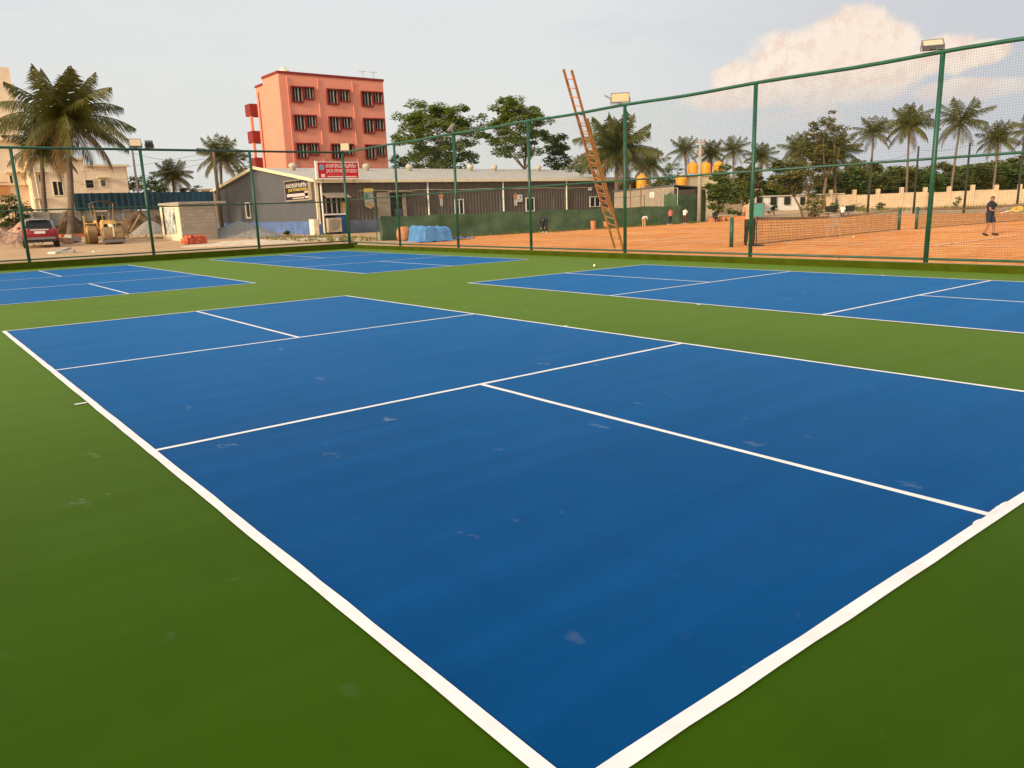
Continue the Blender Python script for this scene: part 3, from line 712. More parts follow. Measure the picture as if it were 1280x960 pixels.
def pt_fig(t, x0, x1, y, z0, z1):
    w, hh = x1-x0, z1-z0; c = (x0+x1)/2
    mb = MB(); mb.add([(c-w*.5, y, z1-hh*.2), (c-w*.4, y, z1-hh*.45), (c-w*.28, y, z1-hh*.5), (c-w*.3, y, z0+hh*.48), (c+w*.3, y, z0+hh*.48), (c+w*.28, y, z1-hh*.5), (c+w*.4, y, z1-hh*.42), (c+w*.5, y, z1-hh*.2), (c+w*.2, y, z1-hh*.16), (c+w*.12, y, z1-hh*.01), (c-w*.12, y, z1-hh*.01), (c-w*.2, y, z1-hh*.16)], [tuple(range(11, -1, -1))])
    mb.build('torso_print', mat('tan_torso_print', (.45, .24, .12), .8, .2, 5), t)
    mb = MB()
    for s in (-1, 1): mb.add([(c+s*w*.03, y+.004, z0+hh*.5), (c+s*w*.3, y+.004, z0+hh*.5), (c+s*w*.24, y+.004, z0), (c+s*w*.06, y+.004, z0)], [(0, 1, 2, 3)])
    mb.build('legs_print', 'white_cloth', t)
poster(454.5, 235.5, 468, 261, 'yellow topped poster with torn tan hem on the shed front', pt_a)
poster(548, 240, 555, 257.5, 'cut-out poster of a bare standing figure in white trousers on the shed front', pt_fig)
poster(641, 241, 648, 257, 'cut-out poster of a tanned figure beside the number 7 plate', pt_fig)
def plate(txt, u0, v0, u1, v1, y, label):
    a = ony(u0, v0, y); b = ony(u1, v1, y); x0, x1, z0, z1 = a.x, b.x, b.z, a.z
    t = thing('number_plate', label, 'sign', (x0, y, z0))
    MB().box(x0, x1, y, y+.05, z0, z1).build('sheet', 'white', t)
    if txt: text_mb(txt, (z1-z0)*.85, (x1-x0)*.4, (x0+(x1-x0)*.32, y-.008, z0+(z1-z0)*.2), XD, ZD, bold=True).build('numeral', 'dark', t)
plate('7', 646.8, 243.5, 653, 252, SY0-.14, 'white plate with the number 7 on the shed wall')
plate('', 735.5, 234.5, 740, 238, SY0-.14, 'small blank white plate high on the shed wall beside the ladder')

MB_w = MB(); MB_w.path([(ony(448+i*10, 239.5+.5*sin(i), SY0-.2).x, SY0-.2, 3.35+.03*sin(i*.9)) for i in range(32)], [.015]*32, 4)
solo('wall_cable', MB_w, 'cream_trim', 'thin pale cable running along the shed front at sign height', 'cable')

# ------------------------------------------------------------------ red apartment block
BX0, BX1, BY0, BZ1 = 35.43, 48.4, 84.4, 17.1
BY1 = onx(318, 96, BX0).y
bd = thing('apartment_building', 'four storey salmon red apartment block with dark red window frames behind the shed', 'building', (BX0, BY0, .3))
mb = MB(); mb.box(BX0, BX1, BY0, BY1-2.2, 0, BZ1-.25); mb.box(BX0, BX1, BY1-2.199, BY1, 0, BZ1-.9); mb.build('wall', 'red_wall', bd)
pr = MB(); pr.box(BX0-.1, BX1+.1, BY0-.1, BY0+.25, BZ1-.249, BZ1); pr.box(BX0-.1, BX0+.25, BY0+.251, BY1-2.2, BZ1-.249, BZ1); pr.box(BX1-.25, BX1+.1, BY0+.251, BY1-2.2, BZ1-.249, BZ1); pr.box(BX0-.1, BX0+.25, BY1-2.1, BY1+.05, BZ1-.899, BZ1-.68)
pr.build('parapet_coping', 'red_trim', bd)
for rz_, us in ((0, [(363.5, 375.5, 379, 391), (408.5, 420, 423.5, 435), (451.5, 462.5, 465.5, 476)]),):
    pass
cols3 = [(ony(364.5, 117, BY0).x, ony(377, 117, BY0).x, ony(380, 117, BY0).x, ony(391, 117, BY0).x),
         (ony(409, 121, BY0).x, ony(421, 121, BY0).x, ony(424, 121, BY0).x, ony(435.5, 121, BY0).x),
         (ony(452, 124, BY0).x, ony(464, 124, BY0).x, ony(466, 124, BY0).x, ony(476.5, 124, BY0).x)]
cols3 = [[x+dx_ for x in c] for c, dx_ in zip(cols3, (0, 0, 0))]
for row, zc in enumerate((14.75, 11.75, 8.75, 5.75, 2.75)):
    for a, b, c, d in cols3:
        for x0, x1, dz, hh in ((a, b, 0, 1.45), (c, d, .2, 1.1)):
            z0, z1 = zc+dz-hh/2, zc+dz+hh/2; w = MB(); y = BY0
            w.box(x0-.12, x1+.12, y-.35, y+.05, z1, z1+.13); w.box(x0-.12, x1+.12, y-.25, y+.05, z0-.13, z0)
            w.box(x0-.12, x0, y-.28, y+.05, z0, z1); w.box(x1, x1+.12, y-.28, y+.05, z0, z1)
            o = w.build('window', 'red_trim', bd)
            p = MB().box(x0, x1, y-.06, y-.03, z0, z1).build('pane', 'dark', o, local=True); p.location = -Vector(bd.location)
            fr = MB()
            for q_, wd_ in ((.3, .06), (.58, .14), (.95, .06)): fr.box(x0+(x1-x0)*q_, x0+(x1-x0)*q_+wd_*.9, y-.1, y-.061, z0, z1)
            p = fr.build('sash', 'sash_cream', o, local=True); p.location = -Vector(bd.location)
        mb2 = MB().box(b+.12, c-.12, BY0-.3, BY0+.03, zc+.72, zc+.84); mb2.build('lintel', 'red_trim', bd)
for u in (359, 397, 440):
    x = ony(u, 110, BY0).x; MB().tube((x, BY0-.09, .3), (x, BY0-.09, BZ1-.5), .06, n=6).build('rain_pipe', 'red_wall', bd)
yq = onx(324, 120, BX0).y; MB().tube((BX0-.09, yq, .3), (BX0-.09, yq, BZ1-1.5), .05, n=6).build('rain_pipe', 'red_trim', bd)
# balconies on the left end
for zc in (13.9, 10.9, 7.9, 4.9):
    b = MB(); b.box(BX0-.9, BX0+1.4, BY1+.01, BY1+1.6, zc-.75, zc-.6); b.box(BX0-.9, BX0+1.4, BY1+.01, BY1+.15, zc-.6, zc+.55); b.box(BX0-.9, BX0-.76, BY1+.15, BY1+1.6, zc-.6, zc+.55)
    b.build('balcony', 'red_trim', bd)
    if zc < 13: MB().box(BX0-.85, BX0-.55, BY1+.2, BY1+.5, zc+.55, zc+2.25).build('pillar', 'red_wall', bd)
# on the roof
tk = ony(355, 92, BY0+3)
t = thing('water_tank', 'cream round water tank on the roof of the red building', 'water tank', (tk.x, BY0+3, BZ1-.25))
MB().lathe((tk.x, BY0+3, BZ1-.25), [(.62, 0), (.65, .7), (.6, .85), (.35, .98), (.25, 1.02)], 18).build('body', 'cream_trim', t, smooth=True)
MB().lathe((tk.x, BY0+3, BZ1+.77), [(.25, 0), (.3, .1)], 14).build('lid', 'white', t)
for u, l in ((454, 'thin twin-armed aerial on the red roof, the left one'), (467, 'thin aerial nearest the right end of the red roof')):
    p = ony(u, 99, BY0+2); b = MB(); b.tube((p.x, BY0+2, BZ1-.3), (p.x, BY0+2, BZ1+1.1), .03, n=5); b.tube((p.x-.5, BY0+2, BZ1+1.05), (p.x+.5, BY0+2, BZ1+1.12), .025, n=5)
    b.tube((p.x, BY0+1.5, BZ1+.95), (p.x, BY0+2.5, BZ1+.95), .02, n=5); solo('roof_aerial', b, 'steel', l, 'aerial', 'roof aerials')

# ------------------------------------------------------------------ grey hut, shade cabin, tanks at the back of the clay
HX, HX2, HY, HY2 = 50.3, 54.4, 41.6, 48.4
t = thing('hut', 'low tan sheet hut with one end wrapped in green shade cloth, behind the bending player', 'hut', (HX, HY, 0))
mb = MB(); corr(mb, (HX, HY2), (HX, HY), 0, lambda q: 2.75+.25*q, .3, .02, (-1, 0)); mb.build('side_wall', 'tan_panel', t)
mb = MB(); mb.box(HX+.03, HX2, HY, HY2, 0, 2.7); mb.build('front_wall', 'shed_front', t)
mb = MB(); a = [(HX-.12, HY-.12, 3.02), (HX2+.1, HY-.12, 2.76), (HX2+.1, HY2+.1, 2.71), (HX-.12, HY2+.1, 2.77)]
mb.add(a+[(x, y, z+.1) for x, y, z in a], [(4, 5, 6, 7), (3, 2, 1, 0), (0, 1, 5, 4), (1, 2, 6, 5), (3, 0, 4, 7)]); mb.build('roof', 'shed_side', t)
mb = MB(); nC = 16
for i in range(nC+1):
    for j in range(5):
        s_ = i/nC; x = HX+.15+(HX2-HX-.2)*s_; mb.v.append((x, HY-.06-.05*abs(sin(i*1.3)), .05+(2.35-.2*s_)*j/4-.12*sin(s_*pi*2)*(j == 4)))
for i in range(nC):
    for j in range(4): a = i*5+j; mb.f.append([a, a+5, a+6, a+1]); mb.mi.append(0)
mb.build('cloth', 'shade', t, smooth=True)
for y in (46.4, 45.2): MB().tube((HX-.08, y, 0), (HX-.08, y, 3.3), .04, n=6).build('pole', 'rust', t)
fr_ = thing('cloth_frame', 'steel pole frame hung with green cloth against the tan hut corner', 'frame', (49.6, 41.3, 0))
for x, y in ((49.3, 41.9), (49.9, 40.9)): MB().tube((x, y, 0), (x, y, 2.85), .04, n=6).build('pole', 'steel', fr_)
for z in (1.3, 2.8): MB().tube((49.3, 41.9, z), (49.9, 40.9, z), .03, n=6).build('cross_bar', 'steel', fr_)
mb = MB()
for i in range(9):
    for j in range(4): q = i/8; mb.v.append((49.35+.5*q-.03*sin(i), 41.85-.85*q+.03*sin(i*2), .1+2.3*j/3-.1*(j == 3)*sin(q*9)))
for i in range(8):
    for j in range(3): a = i*4+j; mb.f.append([a, a+4, a+5, a+1]); mb.mi.append(0)
mb.build('cloth', 'shade', fr_, smooth=True)
def tank(u, v_base, v_top, D, wpx, label, stand=0):
    b = at(u, v_base, D); r = wpx/2/F*D; hh = (v_base-v_top)/F*D
    t = thing('water_tank', label, 'water tank', tuple(b), 0, 'orange water tanks')
    prof = [(r*.97, 0), (r, .03*hh)]
    for i in range(5): z = hh*(.08+.14*i); prof += [(r, z), (r*1.03, z+.03*hh), (r*1.03, z+.07*hh), (r, z+.1*hh)]
    prof += [(r*.96, hh*.84), (r*.6, hh*.95), (r*.3, hh)]
    MB().lathe(b, prof, 20).build('body', 'orange_plastic', t, smooth=True)
    MB().lathe(b+Vector((0, 0, hh)), [(r*.3, 0), (r*.3, .06*hh), (r*.1, .08*hh)], 14).build('lid', 'orange_plastic', t)
    if stand: MB().box(b.x-r, b.x+r, b.y-r, b.y+r, .3, b.z-.01).build('stand', 'concrete', t)
tank(802, 237, 219, 70, 13, 'large orange tank above the left part of the tan hut', 1)
tank(851.5, 236, 220, 72, 14, 'large orange tank above the cloth wrapped end of the tan hut', 1)
a = onx(812, 240.5, HX-.1); b = onx(817.5, 247, HX-.1)
t = thing('number_plate', 'white plate with the number 1 on the tan hut wall', 'sign', (HX-.08, b.y, b.z)); MB().box(HX-.08, HX-.03, b.y, a.y, b.z, a.z).build('sheet', 'white', t)
text_mb('1', (a.z-b.z)*.85, (a.y-b.y)*.12, (HX-.09, a.y-(a.y-b.y)*.44, b.z+(a.z-b.z)*.2), (0, -1, 0), (0, 0, 1), bold=True).build('numeral', 'dark', t)
# yellow building with three tanks
a = at(857, 217, 84); b = at(899, 217, 84); yb = thing('tank_house', 'pale yellow house carrying three orange tanks, partly behind a tree', 'house', ((a.x+b.x)/2, (a.y+b.y)/2, .3))
RV = Vector((sin(YAW), -cos(YAW), 0)); FV = Vector((cos(YAW), sin(YAW), 0)); RM = Matrix((RV, FV, Vector((0, 0, 1)))).transposed()
def facing_box(mb, u0, v0, u1, D, zb, depth, ext=0):
    """box whose front faces the courts squarely, spanning photo columns u0..u1 at distance D, top at row v0"""
    a = at(u0, v0, D); b = at(u1, v0, D); zt = (a.z+b.z)/2; c = (a+b)/2; L_ = (b-a).xy.length+ext
    mb.obox(Vector((c.x, c.y, (zb+zt)/2))+FV*depth/2, (L_, depth, zt-zb), RM); return c, L_, zt
mb = MB(); c, L_, zt = facing_box(mb, 862, 220, 897, 84, 0, 6); mb.build('wall', 'yellow_wall', yb)
mb = MB(); mb.obox(Vector((c.x, c.y, zt+.08))+FV*3, (L_+.9, 6.6, .16), RM); mb.build('roof_slab', 'cream_trim', yb)
mb = MB(); mb.obox(Vector((c.x, c.y, 2.6))-RV*(L_*.3)-FV*.05, (.9, .12, 1.3), RM); mb.build('window', 'tan_panel', yb)
for u, l in ((867, 'left of the three orange tanks on the pale yellow house'), (883, 'middle of the three orange tanks on the pale yellow house, behind the pole'), (899, 'right of the three orange tanks on the pale yellow house')):
    tank(u-1, 217 if u < 890 else 216, 203.5 if u < 890 else 202.5, 86, 12.5, l)
# peach hut row, white row house
ph = thing('row_house', 'low peach rendered house behind the trees, left of the white row house', 'house', tuple(at(923, 266, 92)))
mb = MB(); c, L_, zt = facing_box(mb, 902, 238, 946, 92, -.1, 6); mb.build('wall', 'peach_wall', ph)
mb = MB(); mb.obox(Vector((c.x, c.y, zt+.06))+FV*3, (L_+.4, 6.4, .12), RM); mb.build('roof', 'roof', ph)
for s, w_ in ((-.05, .9), (.28, .6)):
    MB().obox(Vector((c.x, c.y, 1.75))+RV*L_*s-FV*.04, (w_, .1, .9), RM).build('window', 'maroon', ph)
wh = thing('row_house', 'long low white house with small dark windows behind the clay ground', 'house', tuple(at(1003, 264, 100)))
mb = MB(); c, L_, zt = facing_box(mb, 944, 244.5, 1053, 100, -.1, 6); mb.build('wall', 'white_wall', wh)
mb = MB(); mb.obox(Vector((c.x, c.y, zt+.06))+FV*3, (L_+.4, 6.6, .12), RM); mb.build('roof', 'roof', wh)
for u in (949, 967, 984, 1004, 1022):
    q = at(u, 251, 99.9); MB().obox(Vector((q.x, q.y, q.z)), (.75, .12, .95), RM).build('window', 'dark', wh)
# compound wall with pillars
A, B = Vector((92.5, 55.0, 0)), Vector((118.5, 34.2, 0)); d = (B-A).normalized(); Rw = Matrix.Rotation(math.atan2(d.y, d.x), 3, 'Z')
cw = thing('compound_wall', 'long cream compound wall with square pillars below the far tree line', 'wall', tuple((A+B)/2))
mb = MB(); L_ = (B-A).length
for i in range(11):
    q = A+d*(L_*(i+.5)/11); zz = 1.9+.06*sin(i*2.1); mb.obox(q+Vector((0, 0, zz/2-.2)), (L_/11-.02, .2, zz+.4), Rw)
M['wall_cream'] = mat('weathered_cream_wall', (.62, .48, .3), .9, .18, .8, bump=.2, c2=(.66, .5, .33)); mb.build('panel', 'wall_cream', cw)
for i in range(12):
    q = A+d*(L_*i/11); MB().obox(q+Vector((0, 0, 1.15)), (.42, .4, 2.75+.2*(i % 3 == 1)), Rw).build('pillar', 'wall_cream', cw)

# ------------------------------------------------------------------ left side: cream houses, block wall, hut
YC = 88.0
ch = thing('cream_house', 'tall cream house with terrace behind the large coconut palm at the left edge', 'house', (2, YC, 1.1))
xr = ony(33, 200, YC).x
mb = MB(); mb.box(-12, xr, YC, YC+9, .8, 14.6); mb.box(-12, ony(18, 120, YC).x, YC+.5, YC+6, 14.601, 16.1); mb.build('wall', 'cream_wall', ch)
MB().box(-12, ony(4, 100, YC).x, YC+2, YC+5, 16.1, 18.6).build('stair_head', mat('orange_render', (.62, .3, .12), .85), ch)
for v in (175, 230): MB().box(-12, xr+.15, YC-.4, YC-.001, ony(20, v, YC).z-.1, ony(20, v, YC).z+.05).build('ledge', 'cream_wall', ch)
def rwin(parent, u0, v0, u1, v1, y, panes=2, hood=True, mt='glass'):
    a = ony(u0, v0, y); b = ony(u1, v1, y); x0, x1, z0, z1 = a.x, b.x, b.z, a.z; w = MB(); t_ = .09
    w.box(x0, x1, y-.06, y+.03, z1-t_, z1); w.box(x0, x1, y-.06, y+.03, z0, z0+t_)
    for i in range(panes+1): xx = x0+(x1-x0-t_)*i/panes; w.box(xx, xx+t_, y-.058, y+.03, z0+t_, z1-t_)
    if hood: w.box(x0-.25, x1+.25, y-.55, y+.02, z1+.12, z1+.22)
    o = w.build('window', 'cream_trim', parent)
    p = MB().box(x0+.04, x1-.04, y-.03, y-.01, z0+.04, z1-.04).build('pane', mt, o, local=True); p.location = -Vector(parent.location)
rwin(ch, 0, 150, 11, 163, YC); rwin(ch, 10, 218, 23, 231, YC); rwin(ch, 25, 218, 32, 226, YC)
MB().box(ony(-4, 228, YC).x, ony(9, 228, YC).x, YC-.3, YC-.01, ony(5, 245, YC).z, ony(5, 228, YC).z).build('balcony_panel', mat('tan_ply', (.5, .24, .09), .8, .15), ch)
ch2 = thing('cream_house', 'lower cream house with dark square windows right of the palm trunks', 'house', (14, YC-2, 1.1))
Y2 = YC-2; x0 = ony(33.5, 200, Y2).x; x1 = ony(157, 207, Y2).x; zt = ony(100, 208, Y2).z
mb = MB(); mb.box(x0, ony(105, 208, Y2).x, Y2, Y2+9, .8, zt+.6); mb.box(ony(105, 208, Y2).x+.001, x1, Y2+.02, Y2+9, .8, zt); mb.build('wall', 'cream_wall', ch2)
mb = MB(); mb.box(x0, ony(105, 208, Y2).x, Y2-.3, Y2+9.2, zt+.601, zt+.8); mb.box(ony(105, 208, Y2).x+.01, x1+.3, Y2-.3, Y2+9.2, zt+.001, zt+.2); mb.build('roof_slab', 'cream_trim', ch2)
rwin(ch2, 64, 226, 81, 245, Y2, 2, False, 'dark'); rwin(ch2, 46, 217, 58, 228, Y2); rwin(ch2, 105, 224, 119, 236, Y2, 1, False, 'dark'); rwin(ch2, 124, 224, 134, 234, Y2, 1); rwin(ch2, 47, 250, 58, 258, Y2, 2)
for u in (38, 44): x = ony(u, 220, Y2).x; MB().tube((x, Y2-.1, 1), (x, Y2-.1, zt), .07, n=6).build('rain_pipe', 'cream_trim', ch2)
MB().box(ony(62, 200, Y2).x, ony(80, 200, Y2).x, Y2+2, Y2+6, zt+.801, zt+2.6).build('stair_head', 'tan_panel', ch2)
ch3 = thing('ochre_house', 'small ochre house end above the bushes between the two left floodlights', 'house', (22, YC+8, 1.1))
MB().box(ony(140, 210, YC+8).x, ony(158, 210, YC+8).x, YC+8, YC+14, .8, ony(150, 209, YC+8).z).build('wall', mat('ochre_render', (.6, .36, .1), .85), ch3)
MB().box(ony(139, 210, YC+8).x, ony(159, 210, YC+8).x, YC+7.8, YC+14.2, ony(150, 209, YC+8).z+.001, ony(150, 209, YC+8).z+.2).build('roof_slab', 'cream_trim', ch3)
yl = thing('yellow_house', 'low pale yellow roof edge peeping beside the left eave of the metal shed', 'house', tuple(at(258, 262, 95)))
mb = MB(); c, L_, zt = facing_box(mb, 251, 238, 266, 95, .5, 5); mb.build('wall', 'yellow_wall', yl)
mb = MB(); mb.obox(Vector((c.x, c.y, zt+.1))+FV*2.5, (L_+.5, 5.4, .2), RM); mb.build('roof_slab', 'cream_trim', yl)
# block wall with sheet fence on top
YW = 69.0
bw = thing('block_wall', 'grey concrete panel wall behind the road roller, under a teal and blue sheet screen', 'wall', (10, YW, .9))
mb = MB(); xa, xb = ony(20, 262, YW).x, ony(268, 262, YW).x; n = 14
for i in range(n): a = xa+(xb-xa)*i/n; mb.box(a+.01, a+(xb-xa)/n-.01, YW, YW+.15, .3, ony(150, 263, YW).z+.05*sin(i*2.2))
mb.build('panel', 'concrete', bw)
mb = MB()
for i in range(n+1): a = xa+(xb-xa)*i/n; mb.box(a-.06, a+.06, YW-.1, YW-.001, .3, ony(150, 262, YW).z)
mb.build('post', 'concrete', bw)
M['teal_sheet'] = mat('teal_blue_sheet', (.02, .045, .042), .8, .3, .35, c2=(.03, .085, .14))
ss = MB(); xa2, xb2 = ony(92, 250, YW).x, ony(266, 250, YW).x; zb_, zt_ = ony(150, 262.5, YW).z, ony(150, 241, YW).z
corr(ss, (xa2, YW-.2), (xb2, YW-.2), zb_, lambda t_: zt_, .45, .04, (0, -1))
sc_ = thing('sheet_screen', 'dark teal to blue corrugated sheet screen standing along the block wall', 'screen', (16, YW-.2, zb_)); ss.build('sheet', 'teal_sheet', sc_)
mb = MB()
for i in range(9): a = xa2+(xb2-xa2)*i/8; mb.tube((a, YW-.1, h(a, YW)), (a, YW-.1, zt_+.1), .04, n=5)
mb.build('frame_posts', 'rust', sc_)
# block hut
HC = at(229.5, 301.5, 47); HL = at(201, 302, 50.2); HR = at(273, 297, 50)
bh = thing('block_hut', 'small grey concrete block hut with flat slab roof and white framed poster door', 'hut', (HC.x, HC.y, .35))
zt = at(229, 255.5, 47).z; e1 = (HL-HC).xy.to_3d(); e2 = Vector((HR.x-HC.x, HR.y-HC.y, 0)); C0 = Vector((HC.x, HC.y, 0))
# square the plan
e1 = Vector((e1.x, e1.y, 0)); ex = Vector((-e1.y, e1.x, 0)).normalized(); ex = ex if ex.dot(e2) > 0 else -ex; e2 = ex*e2.dot(ex)*.76; e1 = e1*.82
mb = MB(); q = [C0, C0+e2, C0+e2+e1, C0+e1]; mb.add([(p.x, p.y, .1) for p in q]+[(p.x, p.y, zt) for p in q], [(0, 1, 5, 4), (1, 2, 6, 5), (2, 3, 7, 6), (3, 0, 4, 7), (4, 5, 6, 7)]); mb.build('wall', 'block', bh)
cc = C0+(e1+e2)/2; rmx = Matrix((e2.normalized(), e1.normalized(), Vector((0, 0, 1)))).transposed()
MB().obox(Vector((cc.x, cc.y, zt+.08))+e2.normalized()*.3, (e2.length+.75, e1.length+.3, .13), rmx).build('roof_slab', 'concrete', bh)
nrm_ = -e2.normalized(); e1n = e1.normalized(); W1 = e1.length
MB().obox(C0+e1*.5+nrm_*.03+Vector((0, 0, (zt+.35)/2)), (.05, W1*.99, zt-.36), rmx).build('rendered_front', 'cream_wall', bh)
M['print'] = mat('faded_collage_print', (.03, .06, .06), .6, .3, 3.2, c2=(.75, .78, .72))
MB().obox(C0+e1*.48+nrm_*.08+Vector((0, 0, .35+(zt-.35)*.57)), (.05, W1*.52, (zt-.35)*.72), rmx).build('poster_door', 'print', bh)
MB().obox(C0+e1*.8+nrm_*.085+Vector((0, 0, .35+(zt-.35)*.57)), (.05, W1*.07, (zt-.35)*.76), rmx).build('door_jamb', 'dark', bh)

# ------------------------------------------------------------------ heaps and debris on the dirt
def heap(u, v, D, rx, ry, hh, seed, mt, name, label, cat='heap', rough=.3, group=None):
    p = at(u, v, D); o = solo(name, mound(MB(), p.x, p.y, rx, ry, hh, seed, 26, 9, rough), mt, label, cat, group, smooth=False); return o
heap(302, 298, 51, 3.4, 2.2, 1.05, 3.3, 'gravel', 'gravel_heap', 'low grey gravel heap between the block hut and the shed wall', rough=.12)
heap(5, 306, 48, 1.9, 1.4, 1.0, 8.1, 'rubble', 'rubble_heap', 'pinkish brick rubble heap left of the red car', rough=.5)
heap(30, 301, 52, 1.8, 1.2, 1.25, 5.7, 'rubble', 'rubble_heap', 'taller rubble heap directly behind the red car', rough=.5)
heap(188, 283, 58, 1.5, 1.0, 1.05, 2.4, 'gravel', 'sand_heap', 'rounded grey heap at the left side of the block hut', rough=.1)
heap(95, 297, 60, 3.6, 1.5, 1.25, 6.6, 'soil', 'soil_bank', 'dark soil bank under the two palm trunks', rough=.5)
heap(180, 299, 60, 3.8, 1.4, 1.7, 9.9, 'soil', 'soil_bank', 'dark brown soil bank between the road roller and the block hut', rough=.45)
heap(40, 290, 62, 4, 1.5, 1.3, 12.3, 'soil', 'soil_bank', 'dark soil bank behind the red car at the left edge', rough=.5)
heap(310, 310, 40.5, 3.2, 1.6, .22, 4.4, 'sand', 'sand_heap', 'flat spread of pale sand outside the far fence before the shed', rough=.3)
heap(405, 304, 47, 2.6, 1.6, .12, 14.4, 'sand', 'sand_heap', 'thin pale sand spread near the corner gate post', rough=.3)
rr = random.Random(3)
def slab(u, v, D, sx, sy, sz, rz, mt, label, tilt=0., name='concrete_slab', cat='slab', group=None):
    p = at(u, v, D); z = h(p.x, p.y)
    R = Matrix.Rotation(rz, 3, 'Z') @ Matrix.Rotation(tilt, 3, 'Y')
    solo(name, MB().obox((p.x, p.y, z+sz/2+abs(sin(tilt))*sx/2), (sx, sy, sz), R), mt, label, cat, group)
slab(78, 318, 36.6, .75, .4, .08, .5, 'concrete', 'longer grey broken slab lying tilted by the far fence below the car', -.22)
slab(85, 320, 36.2, .6, .5, .12, -.3, 'concrete', 'short grey broken slab beside the tilted grey slab by the fence')
slab(69, 321, 36, .5, .35, .1, .9, 'white', 'smallest pale slab piece at the left of the slabs by the fence')
slab(123, 319.5, 36.5, .4, .3, .05, .1, 'white', 'thin flat pale slab on the dirt below the road roller')
slab(78, 303, 47, 1.1, .6, .3, .2, 'rubble', 'pinkish concrete lump just right of the red car', .1, 'concrete_lump', 'lump')
slab(92, 304, 48, .8, .5, .35, .7, 'concrete', 'grey concrete lump between the red car and the road roller', .2, 'concrete_lump', 'lump')
slab(180, 297, 50, 2.6, .25, .12, .15, 'bamboo', 'long pale plank lying on the ground right of the road roller', .02, 'plank', 'plank')
slab(172, 300, 49, 2.2, .3, .1, -.2, 'sand', 'short pale plank nearest the front drum of the road roller', .03, 'plank', 'plank')
slab(100, 292, 55, 2.6, .3, .2, .1, 'brick_or', 'orange strip of stacked bricks lying at the palm foot', .02, 'brick_row', 'bricks')
for (ub, vb, ut, vt, D, l) in ((109, 303, 105, 270, 46.5, 'leaning wooden post just left of the road roller rear drum'), (68, 283, 84, 262, 58, 'thin leaning branch between the two palm trunks'), (160, 281, 175, 268, 58, 'slanted pale pole right of the road roller')):
    a = at(ub, vb, D); b = at(ut, vt, D); solo('wooden_pole', MB().tube((a.x, a.y, h(a.x, a.y)), b, .1 if ub == 109 else .06, .08 if ub == 109 else .05, 7), 'bamboo', l, 'pole')
# orange brick stack
p = at(245, 308, 42.5); z0 = h(p.x, p.y); bs = thing('brick_stack', 'stack of orange red bricks on the dirt before the block hut', 'bricks', (p.x, p.y, z0))
mb = MB()
for i in range(7):
    for j in range(4):
        for k in range(3):
            if k == 2 and rr.random() < .35 or (i == 0 and k > 1): continue
            x = p.x-.55+i*.17+rr.uniform(-.02, .02); y = p.y-.3+j*.2+i*.03; mb.obox((x, y, z0+.08+k*.15+rr.uniform(0, .03)), (.16, .16, .14), Matrix.Rotation(rr.uniform(-.5, .5), 3, 'Z'))
mb.build('bricks', 'brick_or', bs)

# ------------------------------------------------------------------ red car, seen from behind
cp = at(52, 308.5, 44.3); cz = h(cp.x, cp.y)
car = thing('parked_car', 'red hatchback with silver roof parked on the dirt, seen from behind', 'car', (cp.x, cp.y, cz), radians(-7))
def loft(mb, secs):
    """secs: (y, [(x,z)...] half outline from bottom centre to top centre)"""
    n = len(secs[0][1]); o = len(mb.v); rows = []
    for y, pr in secs:
        full = [(x, z) for x, z in pr] + [(-x, z) for x, z in reversed(pr)]
        rows.append(full); mb.v += [(x, y, z) for x, z in full]
    m_ = 2*n
    for i in range(len(secs)-1):
        for k in range(m_): k2 = (k+1) % m_; mb.f.append([o+i*m_+k, o+i*m_+k2, o+(i+1)*m_+k2, o+(i+1)*m_+k]); mb.mi.append(mb.cur)
    mb.f.append([o+k for k in reversed(range(m_))]); mb.mi.append(mb.cur); mb.f.append([o+(len(secs)-1)*m_+k for k in range(m_)]); mb.mi.append(mb.cur)
def sec(w, zb, zs, zt): return [(w*.8, zb), (w*.97, zb+.08), (w, (zb+zs)/2), (w*.985, zs-.08), (w*.93, zs), (w*.5, zt), (.02, zt+.01)]
mb = MB(); loft(mb, [(-1.92, sec(.72, .52, .9, .92)), (-1.86, sec(.82, .36, .98, 1.0)), (-1.5, sec(.87, .28, 1.02, 1.03)), (-.5, sec(.88, .26, 1.0, 1.01)), (.6, sec(.88, .26, .98, 1.0)), (1.2, sec(.86, .28, .93, .98)), (1.8, sec(.8, .34, .8, .86)), (2.0, sec(.66, .42, .68, .72))])
mb.build('body', 'car_red', car, local=True, smooth=True)
mb = MB(); loft(mb, [(-1.82, [(.6, .98), (.76, .99), (.75, 1.02), (.74, 1.04), (.72, 1.05), (.5, 1.06), (.02, 1.06)]), (-1.45, [(.6, .98), (.8, .99), (.76, 1.2), (.7, 1.38), (.62, 1.46), (.4, 1.5), (.02, 1.51)]), (-.9, [(.6, .98), (.8, .99), (.77, 1.2), (.71, 1.42), (.63, 1.51), (.4, 1.55), (.02, 1.56)]), (.2, [(.6, .98), (.8, .99), (.77, 1.2), (.71, 1.4), (.63, 1.49), (.4, 1.53), (.02, 1.54)]), (1.15, [(.6, .94), (.78, .95), (.76, .97), (.74, .99), (.7, 1.0), (.4, 1.01), (.02, 1.01)])])
mb.build('roof', 'car_silver', car, local=True, smooth=True)
mb = MB(); mb.add([(-.64, -1.86, 1.05), (.64, -1.86, 1.05), (.57, -1.53, 1.45), (-.57, -1.53, 1.45), (-.64, -1.79, 1.05), (.64, -1.79, 1.05), (.57, -1.47, 1.42), (-.57, -1.47, 1.42)], [(0, 1, 2, 3), (0, 4, 5, 1), (1, 5, 6, 2), (3, 2, 6, 7), (0, 3, 7, 4)]); mb.build('rear_window', 'dark', car, local=True)
